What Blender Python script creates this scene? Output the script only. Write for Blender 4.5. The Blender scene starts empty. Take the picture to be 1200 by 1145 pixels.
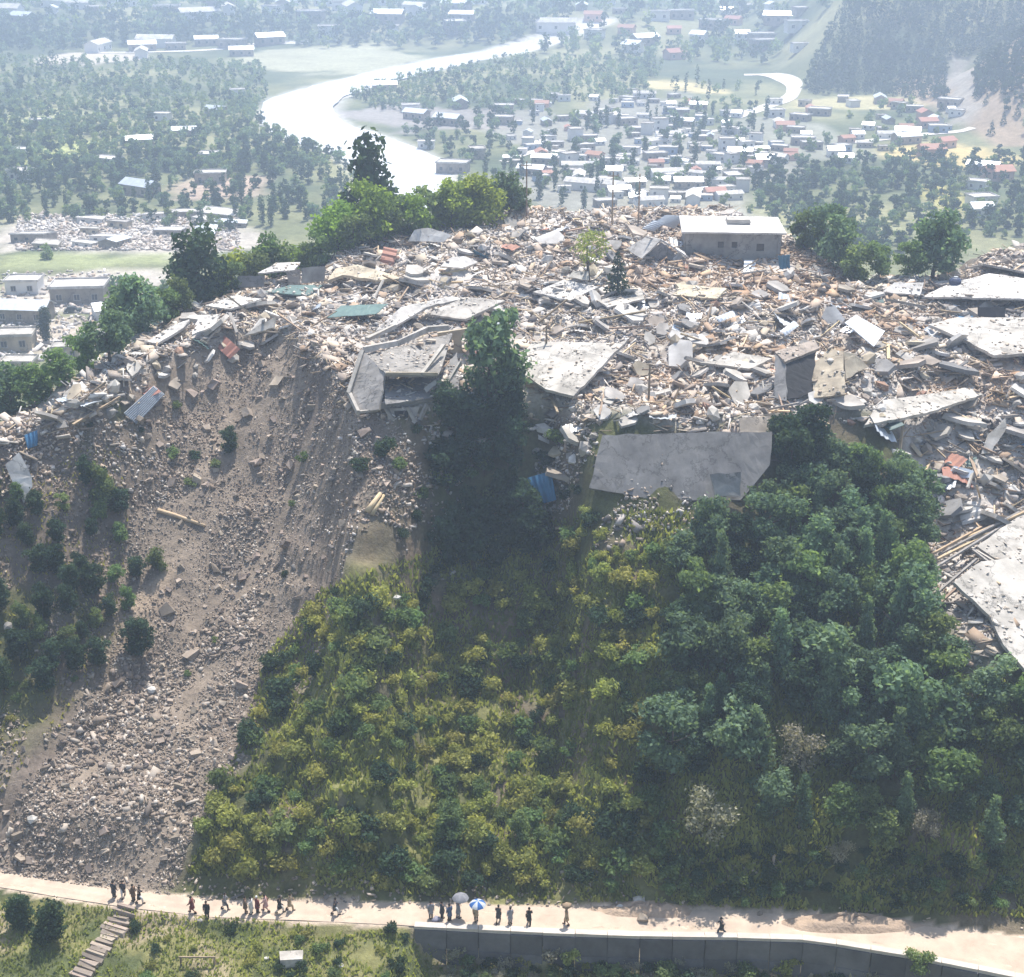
import bpy, bmesh, math, random
import numpy as np
from mathutils import Vector, Matrix, Euler
random.seed(7); RNG = np.random.default_rng(7)
S = bpy.context.scene; COL = S.collection
R = math.radians

# ------------------------------------------------------------------ camera, sky, sun, exposure
CAMZ, PITCH, HFOV = 80.0, R(22.8), R(40.0)
FPX = 600 / math.tan(HFOV / 2)
cam = bpy.data.cameras.new('camera'); cam.angle = HFOV; cam.sensor_fit = 'HORIZONTAL'
cam.clip_start = 1.0; cam.clip_end = 12000
camo = bpy.data.objects.new('camera', cam); COL.objects.link(camo)
camo.location = (0, 0, CAMZ); camo.rotation_euler = (math.pi / 2 - PITCH, 0, 0)
S.camera = camo
SUN_EL, SUN_AZ = R(63), R(16)          # ahead of the camera, a little to the right
w = bpy.data.worlds.new('World'); S.world = w; w.use_nodes = True
nt = w.node_tree; sky = nt.nodes.new('ShaderNodeTexSky'); sky.sky_type = 'NISHITA'; sky.sun_disc = False
sky.sun_elevation = SUN_EL; sky.sun_rotation = SUN_AZ; sky.dust_density = 2.0; sky.air_density = 1.2
bg = nt.nodes['Background']; bg.inputs['Strength'].default_value = 0.085
nt.links.new(sky.outputs[0], bg.inputs['Color'])
sl = bpy.data.lights.new('sun', 'SUN'); sl.energy = 5.0; sl.angle = R(0.6); sl.color = (1.0, 0.95, 0.87)
so = bpy.data.objects.new('sun', sl); COL.objects.link(so)
sd = Vector((math.sin(SUN_AZ) * math.cos(SUN_EL), math.cos(SUN_AZ) * math.cos(SUN_EL), math.sin(SUN_EL)))
so.rotation_euler = sd.to_track_quat('Z', 'Y').to_euler(); so.location = (60, 250, 300)
S.view_settings.view_transform = 'Standard'; S.view_settings.look = 'None'
S.view_settings.exposure = 0.95; S.view_settings.gamma = 1.0; S.view_settings.use_curve_mapping = False
S.cycles.max_bounces = 6; S.cycles.diffuse_bounces = 3; S.cycles.glossy_bounces = 2
S.cycles.transmission_bounces = 3; S.cycles.volume_bounces = 1; S.cycles.transparent_max_bounces = 6
S.cycles.use_denoising = True
HAZE_DENSITY = 0.00068

# ------------------------------------------------------------------ small maths helpers
def sm(a, b, x):
    t = np.clip((np.asarray(x, float) - a) / (b - a), 0, 1); return t * t * (3 - 2 * t)
def lerp(a, b, t): return a + (b - a) * t
def _h(ix, iy, seed):
    n = (ix.astype(np.int64) * 374761393 + iy.astype(np.int64) * 668265263 + seed * 974634777) & 0x7fffffff
    n = ((n ^ (n >> 13)) * 1274126177) & 0x7fffffff
    return ((n ^ (n >> 16)) & 0xffff) / 65535.0
def vnoise(x, y, seed=0):
    x = np.asarray(x, float); y = np.asarray(y, float)
    ix = np.floor(x); iy = np.floor(y); fx = x - ix; fy = y - iy
    fx = fx * fx * (3 - 2 * fx); fy = fy * fy * (3 - 2 * fy)
    a = _h(ix, iy, seed); b = _h(ix + 1, iy, seed); c = _h(ix, iy + 1, seed); d = _h(ix + 1, iy + 1, seed)
    return lerp(lerp(a, b, fx), lerp(c, d, fx), fy) * 2 - 1
def fbm(x, y, oct=4, seed=0):
    s = 0; a = 0.5
    for i in range(oct):
        s = s + a * vnoise(np.asarray(x) * 2 ** i, np.asarray(y) * 2 ** i, seed + i * 17); a *= 0.5
    return s
cP, sP = math.cos(PITCH), math.sin(PITCH)
def rays(px, py):
    u = (np.asarray(px, float) - 600) / FPX; v = (572.5 - np.asarray(py, float)) / FPX
    return u, cP + v * sP, -sP + v * cP
def at(px, py, z=0.0):
    dx, dy, dz = rays(px, py); t = (z - CAMZ) / dz
    return np.array([dx * t, dy * t, z + 0 * t])
def topix(P):
    P = np.asarray(P, float); x, y, z = P[..., 0], P[..., 1], P[..., 2] - CAMZ
    f = y * cP - z * sP; up = y * sP + z * cP
    return 600 + FPX * x / f, 572.5 - FPX * up / f

# ------------------------------------------------------------------ terrain height
RU = np.array([[-60,1016],[0,1026],[60,1036],[150,1048],[250,1058],[400,1061],[500,1062],[620,1066],[760,1068],[850,1070],[950,1076],[1060,1086],[1180,1100],[1260,1112]], float)
RL = np.array([[-60,1030],[0,1040],[60,1050],[150,1064],[250,1075],[400,1081],[500,1086],[620,1092],[760,1097],[850,1098],[950,1101],[1060,1119],[1180,1143],[1260,1160]], float)
ru = at(RU[:,0], RU[:,1]); rl = at(RL[:,0], RL[:,1])
def road_hi(X): return np.interp(X, ru[0], ru[1])
def road_lo(X): return np.interp(X, rl[0], rl[1])
CRX = [-90,-62,-52,-44,-38,-31,-25,-20,-16,-9,-4,4,8,15,24,32,42,60,95]
CRY = [128,131,136,141,152,158,155,146,138,137,140,140,135,131.5,133,136,137,137,130]
def crest(X): return np.interp(X, CRX, CRY)
def flankX(Y): return np.interp(Y, [90,130,150,170,195,206,230], [-62,-57,-49,-42,-17,-8,0])
def backY(X): return np.interp(X, [-60,-16,2,20,32,40,46,56,62,70,100,200], [150,196,208,213,211,193,178,179,187,193,197,190])
def softp(d, k=3.0): return np.where(d > 8 * k, d, k * np.log1p(np.exp(np.clip(d / k, -30, 8.2))))
RIV = np.array([[700,46],[610,56],[540,67],[470,82],[410,97],[360,112],[348,128],[362,146],[410,163],[452,179],[480,205],[472,240]], float)
rivp = at(RIV[:,0], RIV[:,1], -13.0)[:2].T
RIVW = np.array([9,10,12,13,13,14,14,15,15,14,13,13], float)
def seg_dist(X, Y, P, W=None):
    best = np.full(np.shape(X), 1e9)
    for i in range(len(P) - 1):
        a, b = P[i], P[i + 1]; d = b - a; L2 = (d * d).sum()
        t = np.clip(((X - a[0]) * d[0] + (Y - a[1]) * d[1]) / L2, 0, 1)
        q = np.hypot(X - a[0] - t * d[0], Y - a[1] - t * d[1])
        if W is not None: q = q - lerp(W[i], W[i + 1], t)
        best = np.minimum(best, q)
    return best
def scar_w(X, Y):
    """how far a point lies inside the landslide scar (0..1), which runs down to the lower left"""
    c = np.interp(Y, [98,110,120,130,140,158], [-42,-35,-29,-25.5,-27,-30])
    hw = np.interp(Y, [98,110,120,130,140,158], [9.5,10.5,10.5,14.5,13,11]) + 2.6 * fbm(X / 9, Y / 9, 3, 5)
    return 1 - sm(hw - 2.5, hw + 2.0, np.abs(X - c))
def terrain(X, Y, rough=True):
    X = np.asarray(X, float); Y = np.asarray(Y, float)
    yc = crest(X); yb = road_hi(X) + 0.35
    zp = 29.3 + np.clip(Y - 135, -10, 80) * 0.082 - 2.2 * sm(-30, -56, X)
    s = np.clip((yc - Y) / (yc - yb), 0, 1.0)
    steep = np.maximum(sm(-14, -8, X) * (1 - sm(2, 8, X)), 0.75 * sm(-48, -40, X) * (1 - sm(-20, -15, X)) + 0.6 * (1 - sm(-48, -40, X)))  # left slope and strip under the crest shaped steep to shade themselves
    p = lerp(0.35 * s + 0.65 * s ** 1.12, 1 - (1 - s) ** 1.75, steep)
    p = lerp(p, 1 - (1 - s) ** 2.7, sm(-11, -7, X) * (1 - sm(3, 8, X)))  # strip steepened further to hold a shadow below the crest
    p = np.where(s < 1, p, 1)
    hf = zp * (1 - p)
    wb = sm(37.5, 43, X)
    hb = np.interp(Y, [98.0, 100.5, 108, 112, 128, 147, 150], [0, 2, 12.5, 15.5, 18.5, 29.5, 30.0]) + np.clip(Y - 150, 0, 60) * 0.08
    hb = np.where(Y < yb, 0, np.minimum(hb, 1.2 * (Y - yb)))
    hf = lerp(hf, hb, wb)
    hill = hf - 0.8 * softp(flankX(Y) - X) - 0.72 * softp(Y - backY(X), 2.5)
    hill = hill + 2.5 * 0.55 + 1.2
    hill = np.where(Y < yb + 6, lerp(hf, hill, sm(yb, yb + 6, Y)), hill)
    # bumps on the hill
    inh = sm(yb + 0.5, yb + 4, Y)
    if rough:
        hill = hill + inh * (1.7 * fbm(X / 11, Y / 11, 4, 3) + 0.55 * fbm(X / 2.6, Y / 2.6, 3, 9))
        gul = np.sin((X - 0.55 * (Y - 100)) / 2.3 + 1.5 * fbm(X / 7, Y / 16, 3, 21))
        hill = hill + inh * 0.6 * scar_w(X, Y) * gul * (1 - sm(0.9, 1.0, 1 - s))
        top = sm(yc - 1, yc + 3, Y)
        hill = hill + top * (0.9 * fbm(X / 3.1, Y / 3.1, 3, 31) + 0.8 * np.abs(fbm(X / 7, Y / 5, 2, 33)))
    mt = inh * sm(-26, -20, X) * (1 - sm(10, 16, X)) * (1 - sm(0.62, 0.8, 1 - s)); zz = hill + 1.1 * fbm(X / 9, Y / 9, 3, 141)
    hill = hill - 0.44 * mt * np.sin(2 * np.pi * zz / 2.6)
    # valley
    val = -10.5 - 3.5 * sm(260, 520, Y) + 1.2 * fbm(X / 70, Y / 70, 3, 41)
    d = seg_dist(X, Y, rivp, RIVW)
    val = val - 1.8 * (1 - sm(-3, 5, d)) * (Y > 300)
    val = val + 16 * sm(960, 1080, Y + 0.12 * X) * (1 - sm(60, 300, X)) + 10 * sm(1300, 1800, Y)
    bigh = np.minimum((X - 150 - 0.06 * (Y - 760)) * 0.85, (Y - 752 + 0.10 * (X - 160)) * 0.52)
    val = val + np.clip(softp(bigh, 3) * (1 + 0.25 * fbm(X / 40, Y / 40, 3, 51)), 0, 150)
    rid = (X - 198 - 3 * fbm(Y / 20, X / 20, 3, 52)) * 0.72
    val = val + np.clip(softp(rid, 3), 0, 60) * sm(585, 640, Y) * (1 - sm(700, 760, Y))
    val = val + np.clip(np.abs(X) - 420, 0, 900) * 0.25 * sm(400, 1400, Y)
    # in front of the road
    yl = road_lo(X); dY = yl - Y
    wallw = sm(-9, -7, X)
    fr = lerp(-0.25 * np.clip(dY - 0.3, 0, 60) - 0.4 * sm(0.1, 1.2, dY), -3.5 * sm(0.15, 0.35, dY) - 0.10 * np.clip(dY, 0, 60), wallw)
    if rough: fr = fr + 0.35 * fbm(X / 3, Y / 3, 3, 61) * sm(0.5, 2.5, dY)
    onroad = (Y >= yl) & (Y <= yb)
    h = np.where(Y < yl, fr, np.where(onroad, 0.0, np.maximum(hill, val)))
    return h

def lines(segs):
    out = [segs[0][0]]
    for a, b, st in segs:
        n = max(1, int(round((b - a) / st))); out += list(np.linspace(a, b, n + 1)[1:])
    return np.array(out)
GX = lines([(-3200,-900,180),(-900,-460,40),(-460,-78,6.5),(-78,78,0.62),(78,460,6.5),(460,900,40),(900,3200,180)])
GY = lines([(-150,55,12),(55,86,2.5),(86,112,0.35),(112,222,0.66),(222,320,3),(320,1250,6.5),(1250,2000,25),(2000,4200,150)])
XX, YY = np.meshgrid(GX, GY, indexing='ij')
HH = terrain(XX, YY)
def H(x, y):
    x = np.asarray(x, float); y = np.asarray(y, float)
    i = np.clip(np.searchsorted(GX, x) - 1, 0, len(GX) - 2); j = np.clip(np.searchsorted(GY, y) - 1, 0, len(GY) - 2)
    a = (x - GX[i]) / (GX[i+1] - GX[i]); b = (y - GY[j]) / (GY[j+1] - GY[j])
    return (HH[i,j]*(1-a)*(1-b) + HH[i+1,j]*a*(1-b) + HH[i,j+1]*(1-a)*b + HH[i+1,j+1]*a*b)
def hits(px, py, dz=0.0):
    """where the sight lines through these picture points meet the ground (raised by dz)"""
    px = np.atleast_1d(np.asarray(px, float)); py = np.atleast_1d(np.asarray(py, float))
    dx, dy, dzr = rays(px, py); t = np.full(px.shape, 85.0); done = np.zeros(px.shape, bool)
    while not done.all() and t.max() < 5000:
        z = CAMZ + dzr * t; below = z < H(dx * t, dy * t) + dz
        done |= below
        t = np.where(done, t, t + np.where(t < 260, 0.6, 0.004 * t))
    lo = t - np.where(t < 262, 0.6, 0.004 * t); hi = t
    for _ in range(14):
        m = (lo + hi) / 2; b = CAMZ + dzr * m < H(dx * m, dy * m) + dz
        hi = np.where(b, m, hi); lo = np.where(b, lo, m)
    return np.stack([dx * hi, dy * hi, CAMZ + dzr * hi], -1)
def hit(px, py, dz=0.0): return hits([px], [py], dz)[0]

# ------------------------------------------------------------------ object helpers
def tag(o, label=None, cat=None, group=None, kind=None):
    if label: o['label'] = label
    if cat: o['category'] = cat
    if group: o['group'] = group
    if kind: o['kind'] = kind
    return o
def link(name, data, parent=None, loc=(0,0,0), rot=(0,0,0), sc=(1,1,1)):
    o = bpy.data.objects.new(name, data); COL.objects.link(o)
    if parent is not None: o.parent = parent
    o.location = loc; o.rotation_euler = rot
    o.scale = (sc, sc, sc) if isinstance(sc, (int, float)) else sc
    return o
def empty(name, loc=(0,0,0), rz=0.0, sc=1.0):
    o = link(name, None, None, loc, (0, 0, rz), sc); o.empty_display_size = 0.2; return o
def mesh(name, V, F, mat=None, smooth=False, col=None, fcol=None, mi=None):
    me = bpy.data.meshes.new(name); V = np.asarray(V, np.float32)
    if isinstance(F, np.ndarray):
        n, k = F.shape
        me.vertices.add(len(V)); me.vertices.foreach_set('co', V.ravel())
        me.loops.add(n * k); me.loops.foreach_set('vertex_index', F.astype(np.int32).ravel())
        me.polygons.add(n); me.polygons.foreach_set('loop_start', np.arange(0, n * k, k, dtype=np.int32))
        me.update(calc_edges=True)
    else:
        me.from_pydata([tuple(map(float, v)) for v in V], [], F); me.update()
    if mat is not None:
        for m in (mat if isinstance(mat, (list, tuple)) else [mat]): me.materials.append(m)
    if mi is not None: me.polygons.foreach_set('material_index', np.asarray(mi, np.int32))
    if smooth: me.polygons.foreach_set('use_smooth', np.ones(len(me.polygons), bool))
    if col is not None:
        a = me.color_attributes.new('Col', 'FLOAT_COLOR', 'POINT'); c = np.ones((len(V), 4), np.float32); c[:, :3] = col
        a.data.foreach_set('color', c.ravel())
    return me
class MB:
    """collects plain shapes into one mesh"""
    def __init__(s): s.V = []; s.F = []; s.M = []
    def add(s, V, F, m=0):
        b = len(s.V); s.V += [tuple(map(float, v)) for v in V]; s.F += [tuple(b + i for i in f) for f in F]; s.M += [m] * len(F); return s
    def box(s, c, d, rot=None, m=0, jit=0.0):
        x, y, z = d[0] / 2, d[1] / 2, d[2] / 2
        V = [Vector((a * x, b * y, e * z)) for a in (-1, 1) for b in (-1, 1) for e in (-1, 1)]
        if jit: V = [v + Vector((random.uniform(-jit, jit), random.uniform(-jit, jit), random.uniform(-jit, jit))) for v in V]
        if rot is not None: M = Euler(rot).to_matrix(); V = [M @ v for v in V]
        V = [v + Vector(c) for v in V]
        return s.add(V, [(0,1,3,2),(4,6,7,5),(0,4,5,1),(2,3,7,6),(0,2,6,4),(1,5,7,3)], m)
    def tube(s, pts, rad, n=6, m=0, cap=True):
        pts = [Vector(p) for p in pts]; rings = []
        for i, p in enumerate(pts):
            t = (pts[min(i + 1, len(pts) - 1)] - pts[max(i - 1, 0)]).normalized()
            a = t.cross(Vector((0, 0, 1)) if abs(t.z) < 0.9 else Vector((1, 0, 0))).normalized(); b = t.cross(a)
            r = rad[i] if isinstance(rad, (list, tuple)) else rad
            rings.append([p + (a * math.cos(k * 2 * math.pi / n) + b * math.sin(k * 2 * math.pi / n)) * r for k in range(n)])
        V = [v for r in rings for v in r]; F = []
        for i in range(len(pts) - 1):
            for k in range(n): F.append((i*n+k, i*n+(k+1)%n, (i+1)*n+(k+1)%n, (i+1)*n+k))
        if cap: F += [tuple(range(n))[::-1], tuple(range((len(pts)-1)*n, len(pts)*n))]
        return s.add(V, F, m)
    def loft(s, rings, m=0, cap=True):
        n = len(rings[0]); V = [v for r in rings for v in r]; F = []
        for i in range(len(rings) - 1):
            for k in range(n): F.append((i*n+k, i*n+(k+1)%n, (i+1)*n+(k+1)%n, (i+1)*n+k))
        if cap: F += [tuple(range(n))[::-1], tuple(range((len(rings)-1)*n, len(rings)*n))]
        return s.add(V, F, m)
    def mesh(s, name, mat, smooth=False):
        me = mesh(name, s.V, s.F, mat, smooth, mi=s.M if isinstance(mat, (list, tuple)) else None)
        bm = bmesh.new(); bm.from_mesh(me); bmesh.ops.recalc_face_normals(bm, faces=bm.faces); bm.to_mesh(me); bm.free()
        return me
    def build(s, name, mat, parent=None, smooth=False, loc=(0,0,0)):
        return link(name, s.mesh(name, mat, smooth), parent, loc)

# ------------------------------------------------------------------ materials
def newmat(name):
    m = bpy.data.materials.new(name); m.use_nodes = True; t = m.node_tree
    return m, t, t.nodes['Principled BSDF'], (lambda ty: t.nodes.new('ShaderNode' + ty)), t.links.new
def pmat(name, c1, c2=None, scale=2.0, rough=0.9, bump=0.3, bdist=0.05, vary=0.0, attr=False, spec=0.25, detail=5, metallic=0.0, world=False, sharp=0.0, cracks=0.0):
    """a surface whose colour wanders between c1 and c2, with fine relief"""
    m, t, b, N, L = newmat(name)
    c2 = c2 or tuple(x * 0.75 for x in c1)
    tc = N('TexCoord'); src = tc.outputs['Object']
    if world: g = N('NewGeometry'); src = g.outputs['Position']
    no = N('TexNoise'); no.inputs['Scale'].default_value = scale; no.inputs['Detail'].default_value = detail; no.inputs['Roughness'].default_value = 0.65
    L(src, no.inputs['Vector'])
    rp = N('ValToRGB'); rp.color_ramp.elements[0].position = 0.32 + sharp; rp.color_ramp.elements[1].position = 0.68 - sharp
    rp.color_ramp.elements[0].color = (*c2, 1); rp.color_ramp.elements[1].color = (*c1, 1)
    L(no.outputs['Fac'], rp.inputs['Fac']); out = rp.outputs['Color']
    if cracks:
        wb = N('TexNoise'); wb.inputs['Scale'].default_value = 0.35; wb.inputs['Detail'].default_value = 7; wb.inputs['Roughness'].default_value = 0.7; L(src, wb.inputs['Vector']); wsc = N('MixRGB'); wsc.blend_type = 'MULTIPLY'; wsc.inputs['Fac'].default_value = 1; wsc.inputs['Color2'].default_value = (6, 6, 6, 1); L(wb.outputs['Color'], wsc.inputs['Color1'])
        ad = N('MixRGB'); ad.blend_type = 'ADD'; ad.inputs['Fac'].default_value = 1.0; L(src, ad.inputs['Color1']); L(wsc.outputs['Color'], ad.inputs['Color2']); ad.use_clamp = False
        vo = N('TexVoronoi'); vo.feature = 'DISTANCE_TO_EDGE'; vo.inputs['Scale'].default_value = 0.16; L(ad.outputs['Color'], vo.inputs['Vector'])
        cr = N('MapRange'); cr.inputs['From Min'].default_value = 0.004; cr.inputs['From Max'].default_value = 0.02; cr.inputs['To Min'].default_value = 1 - cracks; cr.inputs['To Max'].default_value = 1.0; L(vo.outputs['Distance'], cr.inputs['Value'])
        sn = N('TexNoise'); sn.inputs['Scale'].default_value = 0.22; sn.inputs['Detail'].default_value = 7; sn.inputs['Roughness'].default_value = 0.75; L(src, sn.inputs['Vector'])
        sr = N('MapRange'); sr.inputs['From Min'].default_value = 0.35; sr.inputs['From Max'].default_value = 0.6; sr.inputs['To Min'].default_value = 0.62; sr.inputs['To Max'].default_value = 1.0; L(sn.outputs['Fac'], sr.inputs['Value'])
        pm = N('Math'); pm.operation = 'MULTIPLY'; L(cr.outputs['Result'], pm.inputs[0]); L(sr.outputs['Result'], pm.inputs[1])
        mc = N('MixRGB'); mc.blend_type = 'MULTIPLY'; mc.inputs['Fac'].default_value = 1; L(out, mc.inputs['Color1']); L(pm.outputs[0], mc.inputs['Color2']); out = mc.outputs['Color']
    if attr:
        at_ = N('Attribute'); at_.attribute_name = 'Col'; mx = N('MixRGB'); mx.blend_type = 'MULTIPLY'; mx.inputs['Fac'].default_value = 1
        L(out, mx.inputs['Color1']); L(at_.outputs['Color'], mx.inputs['Color2']); out = mx.outputs['Color']
    if vary:
        oi = N('ObjectInfo'); hs = N('HueSaturation'); mr = N('MapRange')
        mr.inputs['To Min'].default_value = 1 - vary; mr.inputs['To Max'].default_value = 1 + vary
        L(oi.outputs['Random'], mr.inputs['Value']); L(mr.outputs['Result'], hs.inputs['Value']); L(out, hs.inputs['Color'])
        m2 = N('Math'); m2.operation = 'MULTIPLY_ADD'; m2.inputs[1].default_value = 0.05 * min(1, vary * 2); m2.inputs[2].default_value = 0.5 - 0.025 * min(1, vary * 2)
        fr = N('Math'); fr.operation = 'FRACT'; mm = N('Math'); mm.operation = 'MULTIPLY'; mm.inputs[1].default_value = 17.3
        L(oi.outputs['Random'], mm.inputs[0]); L(mm.outputs[0], fr.inputs[0]); L(fr.outputs[0], m2.inputs[0]); L(m2.outputs[0], hs.inputs['Hue'])
        out = hs.outputs['Color']
    L(out, b.inputs['Base Color'])
    b.inputs['Roughness'].default_value = rough; b.inputs['Specular IOR Level'].default_value = spec; b.inputs['Metallic'].default_value = metallic
    if bump:
        bp = N('Bump'); bp.inputs['Strength'].default_value = bump; bp.inputs['Distance'].default_value = bdist
        n2 = N('TexNoise'); n2.inputs['Scale'].default_value = scale * 3.1; n2.inputs['Detail'].default_value = 4; L(src, n2.inputs['Vector'])
        L(n2.outputs['Fac'], bp.inputs['Height']); L(bp.outputs['Normal'], b.inputs['Normal'])
    return m
def leafmat(name, c, c2, trans=0.45, vary=0.25):
    m, t, b, N, L = newmat(name)
    at_ = N('Attribute'); at_.attribute_name = 'Col'; sep = N('SeparateColor'); L(at_.outputs['Color'], sep.inputs[0])
    mx = N('MixRGB'); mx.inputs['Color1'].default_value = (*c2, 1); mx.inputs['Color2'].default_value = (*c, 1); L(sep.outputs[0], mx.inputs['Fac'])
    oi = N('ObjectInfo'); hs = N('HueSaturation'); mr = N('MapRange'); mr.inputs['To Min'].default_value = 1 - vary; mr.inputs['To Max'].default_value = 1 + vary
    L(oi.outputs['Random'], mr.inputs['Value']); L(mr.outputs['Result'], hs.inputs['Value'])
    mm = N('Math'); mm.operation = 'MULTIPLY'; mm.inputs[1].default_value = 13.7; fr = N('Math'); fr.operation = 'FRACT'
    mh = N('Math'); mh.operation = 'MULTIPLY_ADD'; mh.inputs[1].default_value = 0.05; mh.inputs[2].default_value = 0.475
    L(oi.outputs['Random'], mm.inputs[0]); L(mm.outputs[0], fr.inputs[0]); L(fr.outputs[0], mh.inputs[0]); L(mh.outputs[0], hs.inputs['Hue'])
    L(mx.outputs['Color'], hs.inputs['Color'])
    d = N('BsdfDiffuse'); tr = N('BsdfTranslucent'); ms = N('MixShader'); ms.inputs[0].default_value = trans
    L(hs.outputs['Color'], d.inputs['Color'])
    yl = N('MixRGB'); yl.blend_type = 'MULTIPLY'; yl.inputs['Fac'].default_value = 1; yl.inputs['Color2'].default_value = (1.15, 1.15, 0.6, 1)
    L(hs.outputs['Color'], yl.inputs['Color1']); L(yl.outputs['Color'], tr.inputs['Color'])
    L(d.outputs[0], ms.inputs[1]); L(tr.outputs[0], ms.inputs[2])
    L(ms.outputs[0], t.nodes['Material Output'].inputs['Surface']); t.nodes.remove(b)
    return m
M = {}
M['concrete'] = pmat('concrete', (0.43,0.40,0.37), (0.29,0.27,0.25), 0.55, 0.92, 0.4, 0.06, 0.18, cracks=0.5)
M['concrete_dark'] = pmat('weathered_shaded_concrete', (0.30,0.29,0.28), (0.19,0.185,0.185), 0.35, 0.9, 0.35, 0.05, 0.1, world=True, cracks=0.4)  # darker grey; also puts shade into the broken house's lower floor
M['pale'] = pmat('dusty_white_concrete', (0.58,0.54,0.49), (0.40,0.37,0.33), 0.4, 0.92, 0.4, 0.05, 0.12, cracks=0.55)
M['cream'] = pmat('cream_plaster', (0.60,0.52,0.39), (0.43,0.36,0.27), 0.5, 0.92, 0.35, 0.05, 0.1, cracks=0.5)
M['beige'] = pmat('beige_render', (0.42,0.36,0.30), (0.30,0.26,0.22), 0.6, 0.92, 0.4, 0.06, 0.18, cracks=0.5)
M['roofwhite'] = pmat('whitewashed_roof', (0.70,0.67,0.63), (0.52,0.49,0.46), 0.5, 0.85, 0.3, 0.03, 0.1, cracks=0.5)
M['brick'] = pmat('brick', (0.40,0.24,0.17), (0.30,0.19,0.14), 3.0, 0.92, 0.5, 0.04, 0.15)
M['timber'] = pmat('split_timber', (0.40,0.30,0.20), (0.22,0.17,0.13), 1.5, 0.85, 0.4, 0.03, 0.35)
M['timber_pale'] = pmat('pale_timber', (0.60,0.47,0.30), (0.44,0.33,0.21), 1.5, 0.85, 0.3, 0.03, 0.25)
M['tin'] = pmat('galvanised_tin', (0.62,0.66,0.70), (0.44,0.47,0.52), 0.8, 0.42, 0.2, 0.02, 0.15, metallic=0.35, spec=0.5)
M['tin_blue'] = pmat('blue_sheet', (0.07,0.22,0.37), (0.05,0.15,0.27), 0.9, 0.5, 0.2, 0.02, 0.1)
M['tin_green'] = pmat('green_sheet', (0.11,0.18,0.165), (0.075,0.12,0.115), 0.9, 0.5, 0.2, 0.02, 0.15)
M['steel'] = pmat('rusty_steel', (0.12,0.09,0.07), (0.07,0.06,0.055), 4, 0.7, 0.2, 0.01, 0.1, metallic=0.4)
M['dark'] = pmat('dark_panel_and_shade', (0.05,0.048,0.05), (0.03,0.03,0.03), 2, 0.95, 0.1)  # near black puts the shade of open insides into colour; also one dark panel
M['stone'] = pmat('grey_stone', (0.36,0.295,0.24), (0.24,0.195,0.16), 0.9, 0.95, 0.5, 0.06, 0.3)
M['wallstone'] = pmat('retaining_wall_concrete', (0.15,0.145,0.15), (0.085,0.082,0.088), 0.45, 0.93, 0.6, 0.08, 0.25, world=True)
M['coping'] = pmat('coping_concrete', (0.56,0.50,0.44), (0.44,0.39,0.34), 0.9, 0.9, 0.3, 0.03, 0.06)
M['bark'] = pmat('bark', (0.12,0.095,0.075), (0.07,0.056,0.047), 5, 0.95, 0.5, 0.04, 0.2)
M['leaf_deep'] = leafmat('broadleaf', (0.23,0.33,0.21), (0.085,0.135,0.095), 0.5)
M['leaf_mid'] = leafmat('mid_leaf', (0.25,0.33,0.145), (0.09,0.14,0.065), 0.5)
M['leaf_yel'] = leafmat('yellow_leaf', (0.42,0.43,0.14), (0.19,0.21,0.07), 0.45, 0.22)
M['leaf_lime'] = leafmat('lime_leaf', (0.32,0.42,0.10), (0.16,0.23,0.06), 0.58, 0.15)
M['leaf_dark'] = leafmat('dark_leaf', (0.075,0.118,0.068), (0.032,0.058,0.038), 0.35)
M['leaf_grey'] = leafmat('dry_twigs', (0.42,0.40,0.31), (0.24,0.23,0.18), 0.4, 0.1)
M['leaf_pine'] = leafmat('pine_needles', (0.060,0.095,0.060), (0.028,0.046,0.032), 0.3)
M['grass'] = leafmat('grass', (0.42,0.42,0.15), (0.20,0.22,0.08), 0.45, 0.05)
M['rubble'] = pmat('rubble', (1.0,1.0,1.0), (0.82,0.80,0.78), 1.1, 0.93, 0.4, 0.05, attr=True, world=True)

def ground_mat():
    m, t, b, N, L = newmat('ground')
    g = N('NewGeometry'); at_ = N('Attribute'); at_.attribute_name = 'Col'
    cur = at_.outputs['Color']
    for sc, lo, hi in ((0.035, 0.8, 1.2), (0.35, 0.72, 1.28), (2.2, 0.75, 1.25)):
        no = N('TexNoise'); no.inputs['Scale'].default_value = sc; no.inputs['Detail'].default_value = 6; no.inputs['Roughness'].default_value = 0.7
        L(g.outputs['Position'], no.inputs['Vector'])
        mr = N('MapRange'); mr.inputs['From Min'].default_value = 0.3; mr.inputs['From Max'].default_value = 0.7
        mr.inputs['To Min'].default_value = lo; mr.inputs['To Max'].default_value = hi; L(no.outputs['Fac'], mr.inputs['Value'])
        mx = N('MixRGB'); mx.blend_type = 'MULTIPLY'; mx.inputs['Fac'].default_value = 1
        L(cur, mx.inputs['Color1']); L(mr.outputs['Result'], mx.inputs['Color2']); cur = mx.outputs['Color']
    L(cur, b.inputs['Base Color']); b.inputs['Roughness'].default_value = 0.96; b.inputs['Specular IOR Level'].default_value = 0.1
    n2 = N('TexNoise'); n2.inputs['Scale'].default_value = 1.6; n2.inputs['Detail'].default_value = 7; n2.inputs['Roughness'].default_value = 0.7; L(g.outputs['Position'], n2.inputs['Vector'])
    bp = N('Bump'); bp.inputs['Strength'].default_value = 0.7; bp.inputs['Distance'].default_value = 0.35
    L(n2.outputs['Fac'], bp.inputs['Height']); L(bp.outputs['Normal'], b.inputs['Normal'])
    return m
M['ground'] = ground_mat()

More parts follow.
